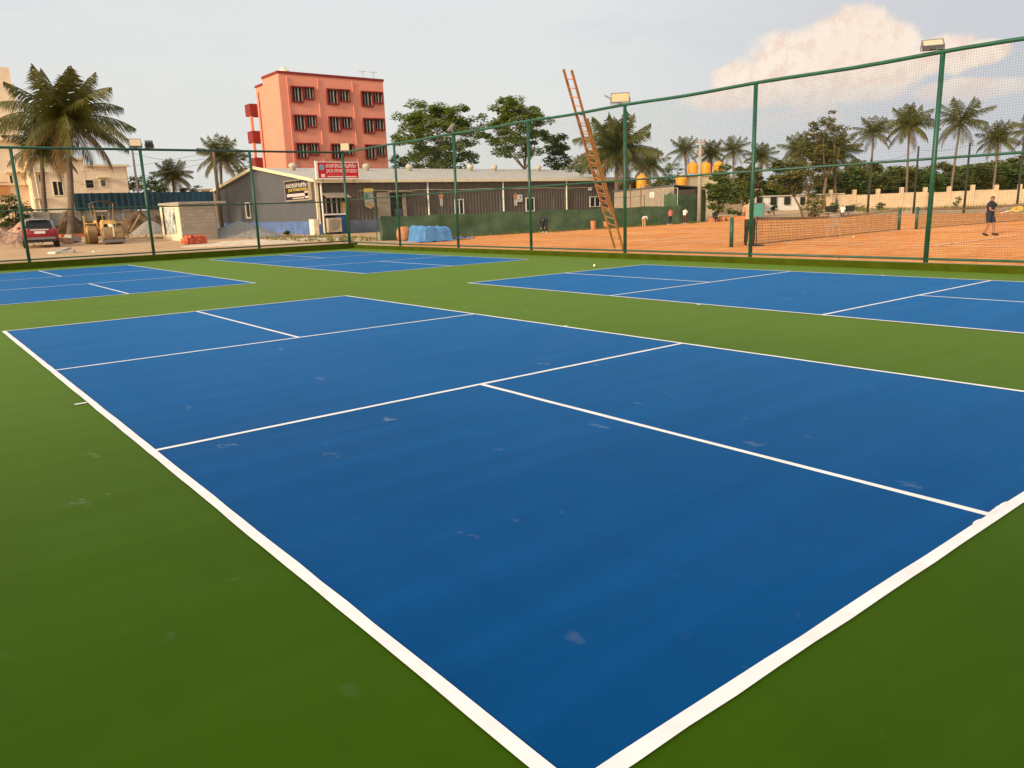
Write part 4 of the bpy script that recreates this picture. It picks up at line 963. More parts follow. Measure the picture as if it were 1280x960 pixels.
for s in (-1, 1):
    mb = MB(); x0 = s*.81; mb.add([(x0, -1.4, 1.04), (x0, .75, 1.03), (s*.745, .35, 1.36), (s*.735, -1.2, 1.38), (x0-s*.05, -1.4, 1.04), (x0-s*.05, .75, 1.03), (s*.69, .35, 1.36), (s*.69, -1.2, 1.38)], [(0, 1, 2, 3), (7, 6, 5, 4), (0, 4, 5, 1), (1, 5, 6, 2), (2, 6, 7, 3), (3, 7, 4, 0)]); mb.build('side_window', 'glass', car, local=True)
    MB().obox((s*.68, -1.84, .88), (.3, .1, .2), Matrix.Rotation(s*.25, 3, 'Z')).build('tail_lamp', 'tail', car, local=True)
    for y in (-1.25, 1.25):
        w_ = MB(); w_.lathe((s*.76, y, .32), [(.2, -.12), (.31, -.115), (.325, -.07), (.325, .07), (.31, .115), (.2, .12)], 20, 'x'); wo = w_.build('wheel', 'black', car, local=True)
        MB().lathe((s*.885, y, .32), [(.19, -.02), (.19, .0), (.05, .012)], 14, 'x').build('rim', 'car_silver', wo, local=True)
    MB().obox((s*.95, .55, 1.06), (.16, .1, .12)).build('mirror', 'car_red', car, local=True)
MB().obox((0, -1.925, .96), (.86, .05, .06)).build('chrome_strip', 'chrome', car, local=True)
MB().obox((0, -1.935, .82), (.52, .03, .13)).build('number_plate', 'white', car, local=True)
MB().obox((0, -1.89, .5), (1.4, .16, .13)).build('bumper', 'lamp_body', car, local=True); MB().obox((0, -1.86, .36), (1.3, .16, .12)).build('bumper_insert', 'black', car, local=True)
MB().obox((0, -1.55, 1.5), (.9, .2, .03)).build('roof_spoiler', 'car_silver', car, local=True)

# ------------------------------------------------------------------ road roller
rp = at(137, 305, 46.3); rz0 = h(rp.x, rp.y)
M['canopy_dark'] = mat('dark_canopy_sheet', (.045, .045, .035), .7, .2)
rl = thing('road_roller', 'old faded yellow three-drum road roller with dark canopy parked on the dirt', 'road roller', (rp.x, rp.y, rz0), radians(-2)); rl.scale = (.88,)*3
for s in (-1, 1):
    w_ = MB().lathe((s*.82, 1.0, .64), [(.5, -.26), (.64, -.255), (.64, .255), (.5, .26)], 28, 'x').build('rear_drum', 'rust', rl, local=True)
    MB().lathe((s*1.09, 1.0, .64), [(.5, -.01), (.12, .02), (.12, .09)], 18, 'x').build('hub', 'yellow', w_, local=True)
for s in (-1, 1): MB().lathe((s*.3, -1.45, .55), [(.47, -.28), (.55, -.275), (.55, .275), (.47, .28)], 28, 'x').build('front_drum', 'rust', rl, local=True)
mb = MB(); mb.box(-.36, .36, -.75, .55, .75, 1.45); mb.box(-.42, .42, -.85, -.74, .95, 1.5); mb.obox((0, -.1, 1.5), (.6, 1.2, .12)); mb.build('bonnet', 'yellow', rl, local=True)
MB().box(-.33, .33, -.875, -.852, .98, 1.3).build('grille', 'dark', rl, local=True)
mb = MB(); mb.box(-.5, .5, .55, 2.0, .95, 1.08); mb.box(-1.1, -.5, .6, 1.6, 1.34, 1.4); mb.box(.5, 1.1, .6, 1.6, 1.34, 1.4); mb.box(-.52, -.48, .55, 1.95, 1.08, 1.55); mb.box(.48, .52, .55, 1.95, 1.08, 1.55); mb.box(-.4, .4, -.7, 1.8, .5, .74); mb.build('chassis', 'yellow', rl, local=True)
mb = MB(); mb.box(-.09, .09, -1.5, -.7, 1.14, 1.3); mb.tube((0, -1.45, 1.2), (0, -1.45, .58), .1, n=10); mb.obox((0, -2.02, .85), (.09, .07, .75), Matrix.Rotation(.12, 3, 'X')); mb.box(-.05, .05, -2.0, -1.45, 1.14, 1.24); mb.build('fork_yoke', 'cream_trim', rl, local=True)
mb = MB(); mb.box(-.66, .66, -2.12, -2.05, .12, .3); mb.box(-.66, -.6, -2.1, -1.45, .3, .4); mb.box(.6, .66, -2.1, -1.45, .3, .4); mb.box(-.66, -.6, -2.1, -2.04, .25, .42); mb.box(.6, .66, -2.1, -2.04, .25, .42); mb.build('scraper_bar', 'lamp_body', rl, local=True)
mb = MB()
for i in range(9):
    x = -.72+1.44*i/8; z = 2.6+.2*cos((x/.72)*pi/2); mb.v += [(x, .3, z), (x, 1.9, z), (x, .3, z+.06), (x, 1.9, z+.06)]
for i in range(8): a = 4*i; mb.f += [[a+2, a+6, a+7, a+3], [a, a+1, a+5, a+4], [a, a+4, a+6, a+2], [a+1, a+3, a+7, a+5]]; mb.mi += [0]*4
mb.f += [[0, 2, 3, 1], [32, 33, 35, 34]]; mb.mi += [0]*2
mb.build('canopy', 'canopy_dark', rl, local=True)
for x in (-.62, .62):
    for y in (.4, 1.8): MB().tube((x*.75, y, 1.0), (x, y, 2.66), .04, n=6).build('canopy_post', 'rust', rl, local=True)
mb = MB().box(-.25, .25, 1.35, 1.75, 1.35, 1.45).box(-.25, .25, 1.7, 1.78, 1.45, 1.85); mb.build('seat', 'black', rl, local=True)
mb = MB(); mb.path([(.24*cos(k*pi/8), .95+.1*sin(k*pi/8), 1.78+.2*sin(k*pi/8)) for k in range(17)], [.018]*17, 5, False); mb.tube((0, .55, 1.4), (0, .95, 1.78), .02, n=5); mb.build('steering_wheel', 'black', rl, local=True)
MB().tube((-.25, -.3, 1.5), (-.25, -.3, 2.0), .04, n=8).build('exhaust', 'rust', rl, local=True)

# ------------------------------------------------------------------ tarpaulin, pots, drum, planters
p = onz(545, 302, .03); X0 = p.x
t = thing('tarpaulin', 'blue tarpaulin draped over a boxy pile on the clay edge, its tail trailing right', 'tarpaulin', (p.x, p.y+.5, .03))
mb = MB(); nu, nv = 26, 12
for i in range(nu+1):
    for j in range(nv+1):
        s, q = i/nu, j/nv; x = -1.0+s*2.0; y = -.75+1.9*q
        ed = min(s, 1-s, q, 1-q)*2; z = .86*sstep(.02, .2, ed)*(1-.16*s) + .06*mnoise.noise((x*3, y*3, 1))+.05*mnoise.noise((x*7, y*5, 2))
        z += .07*sin(x*9+y*2)*(ed < .3); mb.v.append((X0+x*(.94+.06*(1-z)), p.y+y+.35, .03+max(z, .02)))
for i in range(nu):
    for j in range(nv): a = i*(nv+1)+j; mb.f.append([a, a+nv+1, a+nv+2, a+1]); mb.mi.append(0)
mb.build('cover', 'blue_tarp', t)
mb = MB(); nu, nv = 30, 8
for i in range(nu+1):
    for j in range(nv+1):
        s, q = i/nu, j/nv; x = 1.0+s*2.1; y = -.3+1.0*q*(1-.4*s)
        z = .22*abs(mnoise.noise((x*2.4, y*2.6, 4)))*(1-s*.5)+.12*abs(mnoise.noise((x*6, y*5, 8))); mb.v.append((X0+x, p.y+y+.9, .04+z))
for i in range(nu):
    for j in range(nv): a = i*(nv+1)+j; mb.f.append([a, a+nv+1, a+nv+2, a+1]); mb.mi.append(0)
mb.build('tail_fold', 'blue_tarp', t)
p = onz(505.5, 302.5, .03)
solo('clay_drum', MB().lathe(p+Vector((0, 0, .42)), [(.3, -.42), (.4, -.2), (.43, 0), (.4, .2), (.3, .4), (.12, .42)], 18), 'terracotta', 'round terracotta drum left of the blue tarpaulin, before the green cloth', 'drum', smooth=True)
p2 = onz(509, 303.5, .03); solo('paving_slab', MB().box(p2.x-.5, p2.x+.5, p2.y-.25, p2.y+.15, .02, .09), 'white', 'pale paving slab in front of the round terracotta drum', 'slab')
for u, v, hh, r, l in ((741.5, 287.2, .6, .19, 'taller orange pot at the foot of the green shade cloth'), (758, 286, .5, .22, 'wider orange pot half behind the ladder foot')):
    p = onz(u, v, .03); t = thing('clay_pot', l, 'pot', tuple(p), 0, 'orange pots by the shade cloth'); MB().lathe(p, [(r*.82, 0), (r, hh*.85), (r*1.1, hh*.86), (r*1.1, hh), (r*.9, hh), (r*.85, hh*.9)], 18).build('bowl', 'terracotta', t, smooth=False); MB().lathe(p+Vector((0, 0, hh*.86)), [(r*.9, 0), (r*.6, .04), (.02, .06)], 12).build('soil', 'soil', t)
for u, D, w_, l in ((891, 64, .7, 'left orange planter block under the round tree'), (902, 64.5, .4, 'narrow orange planter block between two wider ones under the tree'), (923, 65, 2.2, 'long orange planter block with plants, right of the tree trunk')):
    a = at(u, 278, D); z0 = h(a.x, a.y); t = thing('brick_planter', l, 'planter', (a.x, a.y, z0)); MB().obox((a.x, a.y, z0+.2), (w_, .6, .4), RM).build('box', 'terracotta', t); MB().obox((a.x, a.y, z0+.41), (w_*.85, .45, .05), RM).build('soil', 'soil', t)
a = at(1050, 274, 66); z0 = h(a.x, a.y); t = thing('bench', 'dark low bench behind the tennis net with a white shirted sitter', 'bench', (a.x, a.y, z0))
MB().obox((a.x, a.y, z0+.35), (2.2, .45, .08), RM).build('seat', 'lamp_body', t)
for s in (-1, 1):
    q = Vector((a.x, a.y, z0))+RV*s*.85; MB().obox(q+Vector((0, 0, .155)), (.3, .4, .31), RM).build('leg', 'concrete', t)
    MB().obox(q+Vector((0, 0, .7))+FV*.18, (.75, .06, .5), RM).build('backrest', 'black', t)

# ------------------------------------------------------------------ poles and wires
def pole(u, vb, vt, D, r, label, cross=False, mt='concrete', name='utility_pole'):
    b = at(u, vb, D); tp = at(u, vt, D); z0 = min(b.z, h(b.x, b.y))-.1
    t = thing(name, label, 'pole', (b.x, b.y, z0)); MB().tube((b.x, b.y, z0), (b.x, b.y, tp.z), r*1.25, r*.8, 10).build('shaft', mt, t, smooth=True)
    if cross:
        for dz in (.25, 1.1):
            o = MB().obox((b.x, b.y, tp.z-dz), (.8 if dz < 1 else .55, .08, .08), RM).build('cross_arm', 'rust', t)
            for s in (-.32, 0, .32):
                q = Vector((b.x, b.y, tp.z-dz+.05))+RV*s*(1 if dz < 1 else .7); i_ = MB().lathe(q, [(.04, 0), (.08, .06), (.05, .12), (.07, .17), (.02, .22)], 8).build('insulator', 'rust', o, local=True); i_.location = -Vector(t.location)
    return Vector((b.x, b.y, tp.z))
T1 = pole(873.5, 281, 176, 66, .16, 'concrete power pole with cross arms in front of the pale yellow tank house', True)
T2 = pole(275, 262, 190, 72, .17, 'weathered pole standing before the palm left of the shed', False, 'bark')
T3 = pole(178.5, 285, 188, 66, .1, 'thin pole rising behind the fence post with two floodlights', False, 'concrete')
T4 = pole(1203, 283, 180, 66, .085, 'thin dark pole on the clay left of the boy with the racket', False, 'olive', 'light_pole')
T5 = pole(1269, 278, 168, 72, .09, 'thin dark pole near the right edge of the picture', False, 'olive', 'light_pole')
T6 = pole(1141, 276, 184, 70, .085, 'thin dark pole just left of the rightmost fence post', False, 'olive', 'light_pole')
T7 = pole(1084, 272, 200, 68, .085, 'thin dark pole beside a palm trunk left of the net post', False, 'olive', 'light_pole')
def wire(a, b, sag, label):
    n = 16; solo('overhead_wire', MB().path([Vector(a).lerp(Vector(b), i/n)-Vector((0, 0, sag*4*(i/n)*(1-i/n))) for i in range(n+1)], [.014]*(n+1), 4), 'wire', label, 'wire', 'overhead wires')
wire(T2, at(-40, 214, 80), .9, 'upper overhead wire from the weathered pole to the left edge')
wire(T2-Vector((0, 0, .8)), at(-40, 232, 80), 1.0, 'lower overhead wire from the weathered pole to the left edge')
wire(T2-Vector((0, 0, .5)), T3-Vector((0, 0, .3)), .5, 'overhead wire between the weathered pole and the thin pole')
wire(T6-Vector((0, 0, .3)), T4-Vector((0, 0, .2)), .25, 'overhead wire between the thin poles left of the boy')
wire(T4-Vector((0, 0, .2)), T5-Vector((0, 0, .3)), .25, 'overhead wire between the thin poles right of the boy')
wire(T7-Vector((0, 0, .1)), T6-Vector((0, 0, .3)), .3, 'overhead wire between the two leftmost thin poles by the palms')

# ------------------------------------------------------------------ coconut palms
def crown_mb(seed, nf=26, st=26, lean=0., dry=3, droop=1.):
    R_ = random.Random(seed); mb = MB()
    for i in range(nf):
        az = i*2.39996+R_.uniform(-.25, .25); q = (i+.5)/nf
        e0 = radians(87-122*q**.95)+R_.uniform(-.12, .12); L_ = R_.uniform(.95, 1.12)*(.78+.3*min(1, q*2.2)); bend = radians(R_.uniform(42, 78))*droop*(.38 if q < .3 else .8 if q < .55 else 1)
        mb.cur = 1 if i >= nf-dry else 0
        pts = []; p = Vector((0, 0, 0)); ns = st
        tw = R_.uniform(-.25, .25)
        for k in range(ns+1):
            s = k/ns; e = e0-bend*s**1.35; a = az+tw*s*s
            pts.append(p.copy()); p = p+Vector((cos(a)*cos(e), sin(a)*cos(e), sin(e)))*(L_/ns)
        mb.path(pts, [.014*(1-.85*k/ns)+.001 for k in range(ns+1)], 4, False)
        for k in range(3, ns+1):
            s = k/ns; d = (pts[k]-pts[k-1]).normalized(); side = d.cross(Vector((0, 0, 1)))
            side = side.normalized() if side.length > .01 else Vector((-sin(az), cos(az), 0))
            ll = .34*(sin(pi*min(1, .12+s*.92))**.6)*R_.uniform(.82, 1.12)+.03
            for sg in (-1, 1):
                for sub in (0, .5):
                    b = pts[k-1].lerp(pts[k], sub)
                    dr = side*sg*(.75-.25*s)+d*(.42+.5*s)+Vector((0, 0, -.42-.32*R_.random()))*droop
                    dr.normalize(); w = d*.0105; mid = b+dr*ll*.5+Vector((0, 0, .012)); tip = b+dr*ll+Vector((0, 0, -.07*R_.random()-.02))
                    o = len(mb.v); mb.v += [tuple(b-w*.5), tuple(mid-w), tuple(tip), tuple(mid+w), tuple(b+w*.5)]
                    mb.f.append([o, o+1, o+2, o+3, o+4]); mb.mi.append(mb.cur)
    return mb
CROWN = {}
def crown_mesh(key, **kw):
    if key not in CROWN:
        o = crown_mb(**kw).build('crown', ['palm', 'palm_dry']); CROWN[key] = o.data; bpy.data.objects.remove(o)
    return CROWN[key]
KINDS = [dict(seed=11, nf=34, st=30, dry=5), dict(seed=23, nf=28, st=24, dry=4), dict(seed=37, nf=22, st=20, dry=2, droop=.85), dict(seed=51, nf=26, st=22, dry=3, droop=1.1)]
def palm(ub, uc, vc, rpx, D, kind, label, vb=None, spin=0., thick=.16, fan=1.):
    C = at(uc, vc, D); bb = at(ub, vb if vb else 275, D); zb = h(bb.x, bb.y)-.1
    r = rpx/F*D
    t = thing('coconut_palm', label, 'palm tree', (bb.x, bb.y, zb), 0, 'coconut palms')
    o = bpy.data.objects.new('crown', crown_mesh(kind, **KINDS[kind])); COL.objects.link(o); o.parent = t; o.location = C-Vector(t.location); o.scale = (r, r, r*fan); o.rotation_euler = (0, 0, spin)
    pts = []; n = 14
    for i in range(n+1):
        s = i/n; p = Vector((bb.x, bb.y, zb)).lerp(C, s); p += (RV*.25+FV*.1)*sin(pi*s)*.6*cos(spin); pts.append(p)
    MB().path(pts, [thick*(1.25-.45*(i/n)+(.45 if i == 0 else 0))*(1+.05*(i % 2)) for i in range(n+1)], 9).build('trunk', 'palm_bark', t, smooth=True)
    mb = MB(); R_ = random.Random(int(uc))
    for i in range(9): a = R_.uniform(0, 6.28); mb.ball(C+Vector((cos(a)*.28, sin(a)*.28, -.25-.35*R_.random()))*(r/4), .13*r/4+.03, 8)
    mb.build('coconut', 'palm_dry', t, smooth=True)
    return t
palm(88, 81, 148, 75, 58, 0, 'largest coconut palm, its big crown spreading in front of the cream houses', 292, .4, .2)
palm(59, 52, 186, 46, 61, 3, 'second coconut palm with drooping brownish fronds tucked left below the largest crown', 293, 2.0, .17)
palm(216, 216, 220, 26, 88, 1, 'low coconut palm rising behind the blue part of the sheet screen', 262, 1.2)
palm(279, 276, 196, 33, 80, 1, 'coconut palm just left of the red building', 262, 3.6)
palm(773, 772, 187, 53, 74, 0, 'bushy coconut palm behind the tall ladder and the end of the shed', 262, 2.6, .2)
palm(738, 737, 208, 22, 100, 2, 'small distant coconut palm left of the ladder above the shed roof', 262, .9)
palm(815, 812, 206, 27, 86, 3, 'yellowish coconut palm between the ladder and the left orange tank', 262, 4.0)
palm(857, 856, 188, 23, 108, 2, 'distant coconut palm left of the concrete power pole', 265, .3)
palm(890, 889, 192, 21, 112, 1, 'distant coconut palm right of the concrete power pole', 265, 1.7)
palm(919, 917, 188, 23, 110, 2, 'distant coconut palm with thin crown left of the second fence post from the right', 265, 2.9)
palm(952, 951, 196, 22, 112, 1, 'distant coconut palm right of the second fence post from the right', 265, 5.1)
palm(1000, 999, 188, 28, 104, 3, 'coconut palm at the left side of the feathery brown green tree', 265, .7)
palm(1046, 1044, 190, 34, 100, 1, 'coconut palm at the right side of the feathery brown green tree', 265, 3.3)
palm(1085, 1092, 166, 28, 104, 2, 'slender coconut palm left of the rightmost fence post, shorter than the one next to it', 255, 1.1, .13, .95)
palm(1133, 1137, 156, 32, 104, 1, 'slender coconut palm close on the left of the rightmost fence post', 252, 4.4, .14)
palm(1187, 1201, 152, 37, 102, 2, 'widest slender coconut palm, right of the rightmost fence post', 252, 2.2, .14)
palm(1239, 1248, 174, 28, 105, 3, 'slender coconut palm above the boy with the racket', 252, .2, .13)
palm(1290, 1291, 162, 28, 100, 2, 'coconut palm cut by the right edge of the picture', 252, 3.9, .13)

# ------------------------------------------------------------------ broadleaf trees and bushes
def leaf_cloud(mb, c, rad, n, size, R_, flat=.55):
    for _ in range(n):
        while True:
            d = Vector((R_.uniform(-1, 1), R_.uniform(-1, 1), R_.uniform(-1, 1)))
            if d.length < 1: break
        p = c+Vector((d.x*rad, d.y*rad, d.z*rad*flat-.25*rad*(d.x*d.x+d.y*d.y)))
        a = R_.uniform(0, 6.28); t_ = Vector((cos(a), sin(a), R_.uniform(-.55, .25))).normalized()
        nn = Vector((R_.gauss(0, .45), R_.gauss(0, .45), 1)).normalized(); b = t_.cross(nn).normalized()
        s = size*R_.uniform(.6, 1.3); o = len(mb.v)
        mb.v += [tuple(p), tuple(p+t_*s*.5+b*s*.3), tuple(p+t_*s), tuple(p+t_*s*.5-b*s*.3)]
        mb.f.append([o, o+1, o+2, o+3]); mb.mi.append(mb.cur)
def tree(name, base, C, rad, tr, nclump, nleaf, size, mt, seed, label, cat='tree', group=None, clump=.27, fork=.35, flat=.55, shell=.35):
    R_ = random.Random(seed); base = Vector(base); C = Vector(C); t = thing(name, label, cat, tuple(base), 0, group)
    wood = MB(); lv = MB()
    F0 = base.lerp(Vector((C.x, C.y, C.z-rad[2]*.7)), .75 if fork > .2 else .3); F0 += RV*R_.uniform(-.1, .1)*rad[0]
    wood.path([base, base.lerp(F0, .5)+RV*R_.uniform(-.08, .08)*rad[0], F0], [tr*1.3, tr, tr*.85], 8)
    limbs = []
    for i in range(6):
        a = i*2*pi/6+R_.uniform(-.4, .4); e = R_.uniform(.3, .75)
        end = C+Vector((cos(a)*rad[0]*.55*e*1.4, sin(a)*rad[1]*.55*e*1.4, R_.uniform(-.3, .5)*rad[2])); mid = F0.lerp(end, .5)+Vector((cos(a)*rad[0]*.12, sin(a)*rad[1]*.12, -.02*rad[2]))
        wood.path([F0, mid, end], [tr*.6, tr*.4, tr*.2], 6); limbs += [mid, mid.lerp(end, .5), end]
    for i in range(nclump):
        while True:
            d = Vector((R_.uniform(-1, 1), R_.uniform(-1, 1), R_.uniform(-1, 1)))
            if shell < d.length < 1: break
        wob = .8+.32*mnoise.noise((d.x*1.7+seed, d.y*1.7, d.z*1.7))+.1
        p = C+Vector((d.x*rad[0], d.y*rad[1], d.z*rad[2]))*wob
        q = min(limbs, key=lambda w_: (w_-p).length); m_ = q.lerp(p, .55)+Vector((0, 0, -.06*(q-p).length))
        wood.path([q, m_, p], [tr*.2, tr*.12, tr*.05], 4, False)
        cr = clump*(rad[0]+rad[2])/2*R_.uniform(.65, 1.25)
        leaf_cloud(lv, p, cr, int(nleaf*R_.uniform(.6, 1.3)), size, R_, flat)
    wood.build('trunk', 'bark', t, smooth=True); lv.build('crown', mt, t)
    return t
def ptree(name, ub, vb, uc, vc, rx, rz, D, tr, nclump, nleaf, size, mt, seed, label, **kw):
    b = at(ub, vb, D); b.z = h(b.x, b.y)-.1; C = at(uc, vc, D); k = D/F
    return tree(name, b, C, (rx*k, rx*k*.9, rz*k), tr, nclump, nleaf, size, mt, seed, label, **kw)
ptree('broadleaf_tree', 560, 262, 553, 172, 68, 47, 86, .2, 170, 150, .32, 'leaf', 5, 'widest broad leafy tree behind the shed, beside the red building', clump=.15, shell=.45)
ptree('broadleaf_tree', 662, 262, 648, 158, 44, 46, 84, .16, 100, 150, .32, 'leaf', 15, 'taller open leafy tree with visible limbs behind the shed', clump=.18, shell=.45)
ptree('broadleaf_tree', 692, 262, 695, 190, 17, 28, 92, .12, 40, 80, .4, 'leaf_dk', 16, 'narrow small tree between the open leafy tree and the ladder', clump=.28)
ptree('round_tree', 887, 279, 905, 236, 25, 30, 66, .17, 50, 130, .3, 'leaf', 21, 'round green tree with forked trunk beside the power pole on the clay edge', clump=.25)
ptree('round_tree', 922, 277, 938, 228, 27, 26, 74, .13, 50, 120, .32, 'leaf_ol', 22, 'olive tree behind the second fence post from the right, before the white house', clump=.25)
ptree('round_tree', 1004, 274, 988, 220, 32, 24, 70, .09, 50, 110, .3, 'leaf_ol', 24, 'slender trunked olive tree whose crown hangs over the white house', clump=.25)
ptree('feathery_tree', 1030, 266, 1033, 180, 34, 40, 96, .2, 110, 50, .32, 'leaf_br', 26, 'tall feathery brown green tree between two palms', clump=.14, shell=.2)
ptree('feathery_tree', 1008, 268, 1012, 205, 32, 40, 98, .16, 100, 60, .34, 'leaf_br', 27, 'brownish lower tree in front of the feathery tree and the palms', clump=.17, shell=.2)
ptree('shrub', 1017, 274, 1017, 256, 14, 20, 66, .06, 26, 50, .22, 'leaf_ol', 28, 'upright leafy shrub at the right end of the white house', clump=.34, fork=.1, shell=0)
ptree('shrub', 16, 288, 14, 264, 26, 20, 56, .1, 40, 60, .22, 'leaf_dk', 29, 'dark bushy shrub left of and behind the red car', clump=.3, fork=.1, shell=0)
ptree('broadleaf_tree', 165, 262, 163, 232, 21, 16, 86, .12, 30, 55, .3, 'leaf_ol', 30, 'olive bush tree above the sheet screen left of the fence post', clump=.3, shell=0)
ptree('broadleaf_tree', 195, 262, 192, 236, 20, 15, 82, .12, 30, 55, .3, 'leaf', 31, 'bright green bush tree above the blue part of the sheet screen', clump=.3, shell=0)
ptree('broadleaf_tree', 240, 262, 238, 240, 16, 10, 90, .12, 20, 45, .3, 'leaf_ol', 32, 'low bush tree left of the shed gable', clump=.32, shell=0)
ptree('broadleaf_tree', 305, 262, 302, 205, 15, 22, 100, .12, 24, 40, .3, 'leaf_br', 33, 'thin brownish tree left of the red building balconies', clump=.25)
ptree('broadleaf_tree', 845, 265, 842, 224, 21, 22, 92, .14, 40, 55, .3, 'leaf', 34, 'bright leafy tree behind the large orange tank', clump=.28, shell=0)
ptree('broadleaf_tree', 722, 262, 721, 210, 18, 14, 104, .14, 26, 50, .34, 'leaf_ol', 35, 'olive bush tree over the shed roof left of the ladder', clump=.3, shell=0)
ptree('broadleaf_tree', 507, 262, 500, 208, 16, 16, 98, .14, 24, 45, .34, 'leaf_dk', 36, 'dark low tree right beside the red building', clump=.3, shell=0)
ptree('shrub', 357.5, 294, 357.5, 289, 3.4, 7, 59, .03, 10, 40, .16, 'leaf_dk', 41, 'small dark shrub against the blue plinth of the shed', clump=.4, fork=.1, shell=0)
ptree('shrub', 1101, 268, 1101, 259, 6, 7, 90, .05, 12, 45, .24, 'leaf_dk', 42, 'small round shrub in front of the compound wall left of the net post', clump=.45, fork=.1, shell=0)
ptree('shrub', 1072, 267, 1072, 261, 16, 5.5, 92, .05, 22, 45, .24, 'leaf_ol', 43, 'low wide shrub in front of the left end of the compound wall', clump=.5, fork=.1, shell=0)
ptree('shrub', 1170, 274, 1170, 268, 5, 4, 70, .04, 10, 35, .2, 'leaf_ol', 44, 'tiny shrub on the earth right of the rightmost fence post', clump=.45, fork=.1, shell=0)
ptree('shrub', 1197, 262, 1197, 252, 5, 8, 88, .04, 10, 30, .2, 'leaf_ol', 45, 'thin small shrub before the compound wall left of the boy', clump=.45, fork=.1, shell=0)
ptree('shrub', 968, 271, 966, 258, 6, 8, 80, .04, 10, 36, .24, 'leaf_dk', 46, 'small shrub between the scoreboard and the white house', clump=.4, fork=.1, shell=0)
ptree('shrub', 1043, 268, 1043, 259, 9, 8, 82, .04, 14, 36, .24, 'leaf_dk', 47, 'dark shrub behind the sitter in white', clump=.4, fork=.1, shell=0)
ptree('shrub', 922, 270, 922, 266, 8, 3, 65, .03, 10, 30, .16, 'leaf_dk', 48, 'low dark plants growing in the long orange planter', clump=.4, fork=.1, shell=0)
# tree line beyond the compound wall
proto = [tree('wall_tree', (0, 0, 0), (0, 0, 4.2), (4.2, 4.0, 3.2), .2, 60, 130, .6, m_, s_, 'x', clump=.3, shell=.1) for m_, s_ in (('leaf', 61), ('leaf_ol', 62), ('leaf_ol', 63))]
spots = [(1052, 206, 118), (1072, 203, 124), (1090, 216, 120), (1108, 206, 128), (1124, 212, 122), (1142, 207, 128), (1160, 213, 120), (1176, 206, 130), (1190, 214, 122), (1206, 206, 126), (1222, 208, 120), (1240, 200, 128), (1256, 204, 120), (1272, 196, 126), (1290, 198, 120), (1310, 198, 124),
         (900, 218, 128), (925, 222, 124), (950, 222, 126), (975, 224, 128), (780, 222, 110), (800, 226, 112), (825, 226, 110), (1035, 218, 116)]
LBL = ['bushy tree beyond the compound wall, {}', 'bushy tree rising behind the low houses, {}']
where = ['at the left end of the wall', 'second from the left end of the wall', 'low, left of the first slender palm trunk', 'right of the first slender palm trunk', 'left of the second slender palm trunk', 'behind the rightmost fence post', 'low, right of the rightmost fence post', 'left of the widest slender palm trunk', 'low, behind the widest slender palm trunk', 'behind the pole left of the boy', 'directly left of the boy', 'above the head of the boy', 'right of the boy', 'second from the right edge', 'at the right edge', 'cut off by the right edge',
         'above the peach house', 'over the gap between peach and white house', 'above the left half of the white house', 'above the middle of the white house', 'behind the bushy palm at the ladder', 'left of the left orange tank', 'above the tan hut', 'above the right end of the white house']
for i, (u, vt, D) in enumerate(spots):
    o = proto[i % 3] if i < 3 else copy_tree(proto[i % 3])
    b = at(u, 262, D); b.z = h(b.x, b.y)-.1; tp = at(u, vt, D).z; s = (tp-b.z)/7.2
    o.location = b; o.scale = (s*(1.15+.2*sin(i*3)), s*1.1, s); o.rotation_euler = (0, 0, i*1.9)
    o['label'] = LBL[0 if i < 16 else 1].format(where[i]); o['category'] = 'tree'; o['group'] = 'bushy trees in the background'
# weeds and dry grass along the far fence and cloth foot
R_ = random.Random(4); gm = MB()
def tuft(x, y, z, n, hh):
    for _ in range(n):
        a = R_.uniform(0, 6.28); d = Vector((cos(a), sin(a), 0)); b = Vector((x, y, z))+d*R_.uniform(0, .12); tp = b+Vector((d.x*hh*.5, d.y*hh*.5, hh*R_.uniform(.5, 1.1))); s = Vector((-d.y, d.x, 0))*.02
        gm.add([b-s, b+s, tp], [(0, 1, 2)])
for _ in range(260):
    u = R_.uniform(330, 470); x = R_.uniform(16.5, 24.0); y = R_.uniform(36.5, 50)
    if x > 20 and y < 40: continue
    tuft(x, y, h(x, y), 7, R_.uniform(.1, .4)*(1.3 if x < 19.5 and y < 41 else .8))
for _ in range(300): x = R_.uniform(22, 50); y = 39.0+R_.uniform(-.75, .1)+max(0, x-38)*.02; tuft(x, y, .02, 6, R_.uniform(.08, .3))
for _ in range(160): x = R_.uniform(1, 16); y = R_.uniform(52, 66); tuft(x, y, h(x, y), 6, R_.uniform(.1, .4))
for _ in range(260): q = at(R_.uniform(1040, 1290), R_.uniform(262, 268), 1).xy; D = R_.uniform(80, 92); p = at(R_.uniform(1040, 1290), 263, D); tuft(p.x, p.y, h(p.x, p.y), 7, R_.uniform(.2, .7))
go = gm.build('grass', 'leaf_ol'); go['kind'] = 'stuff'

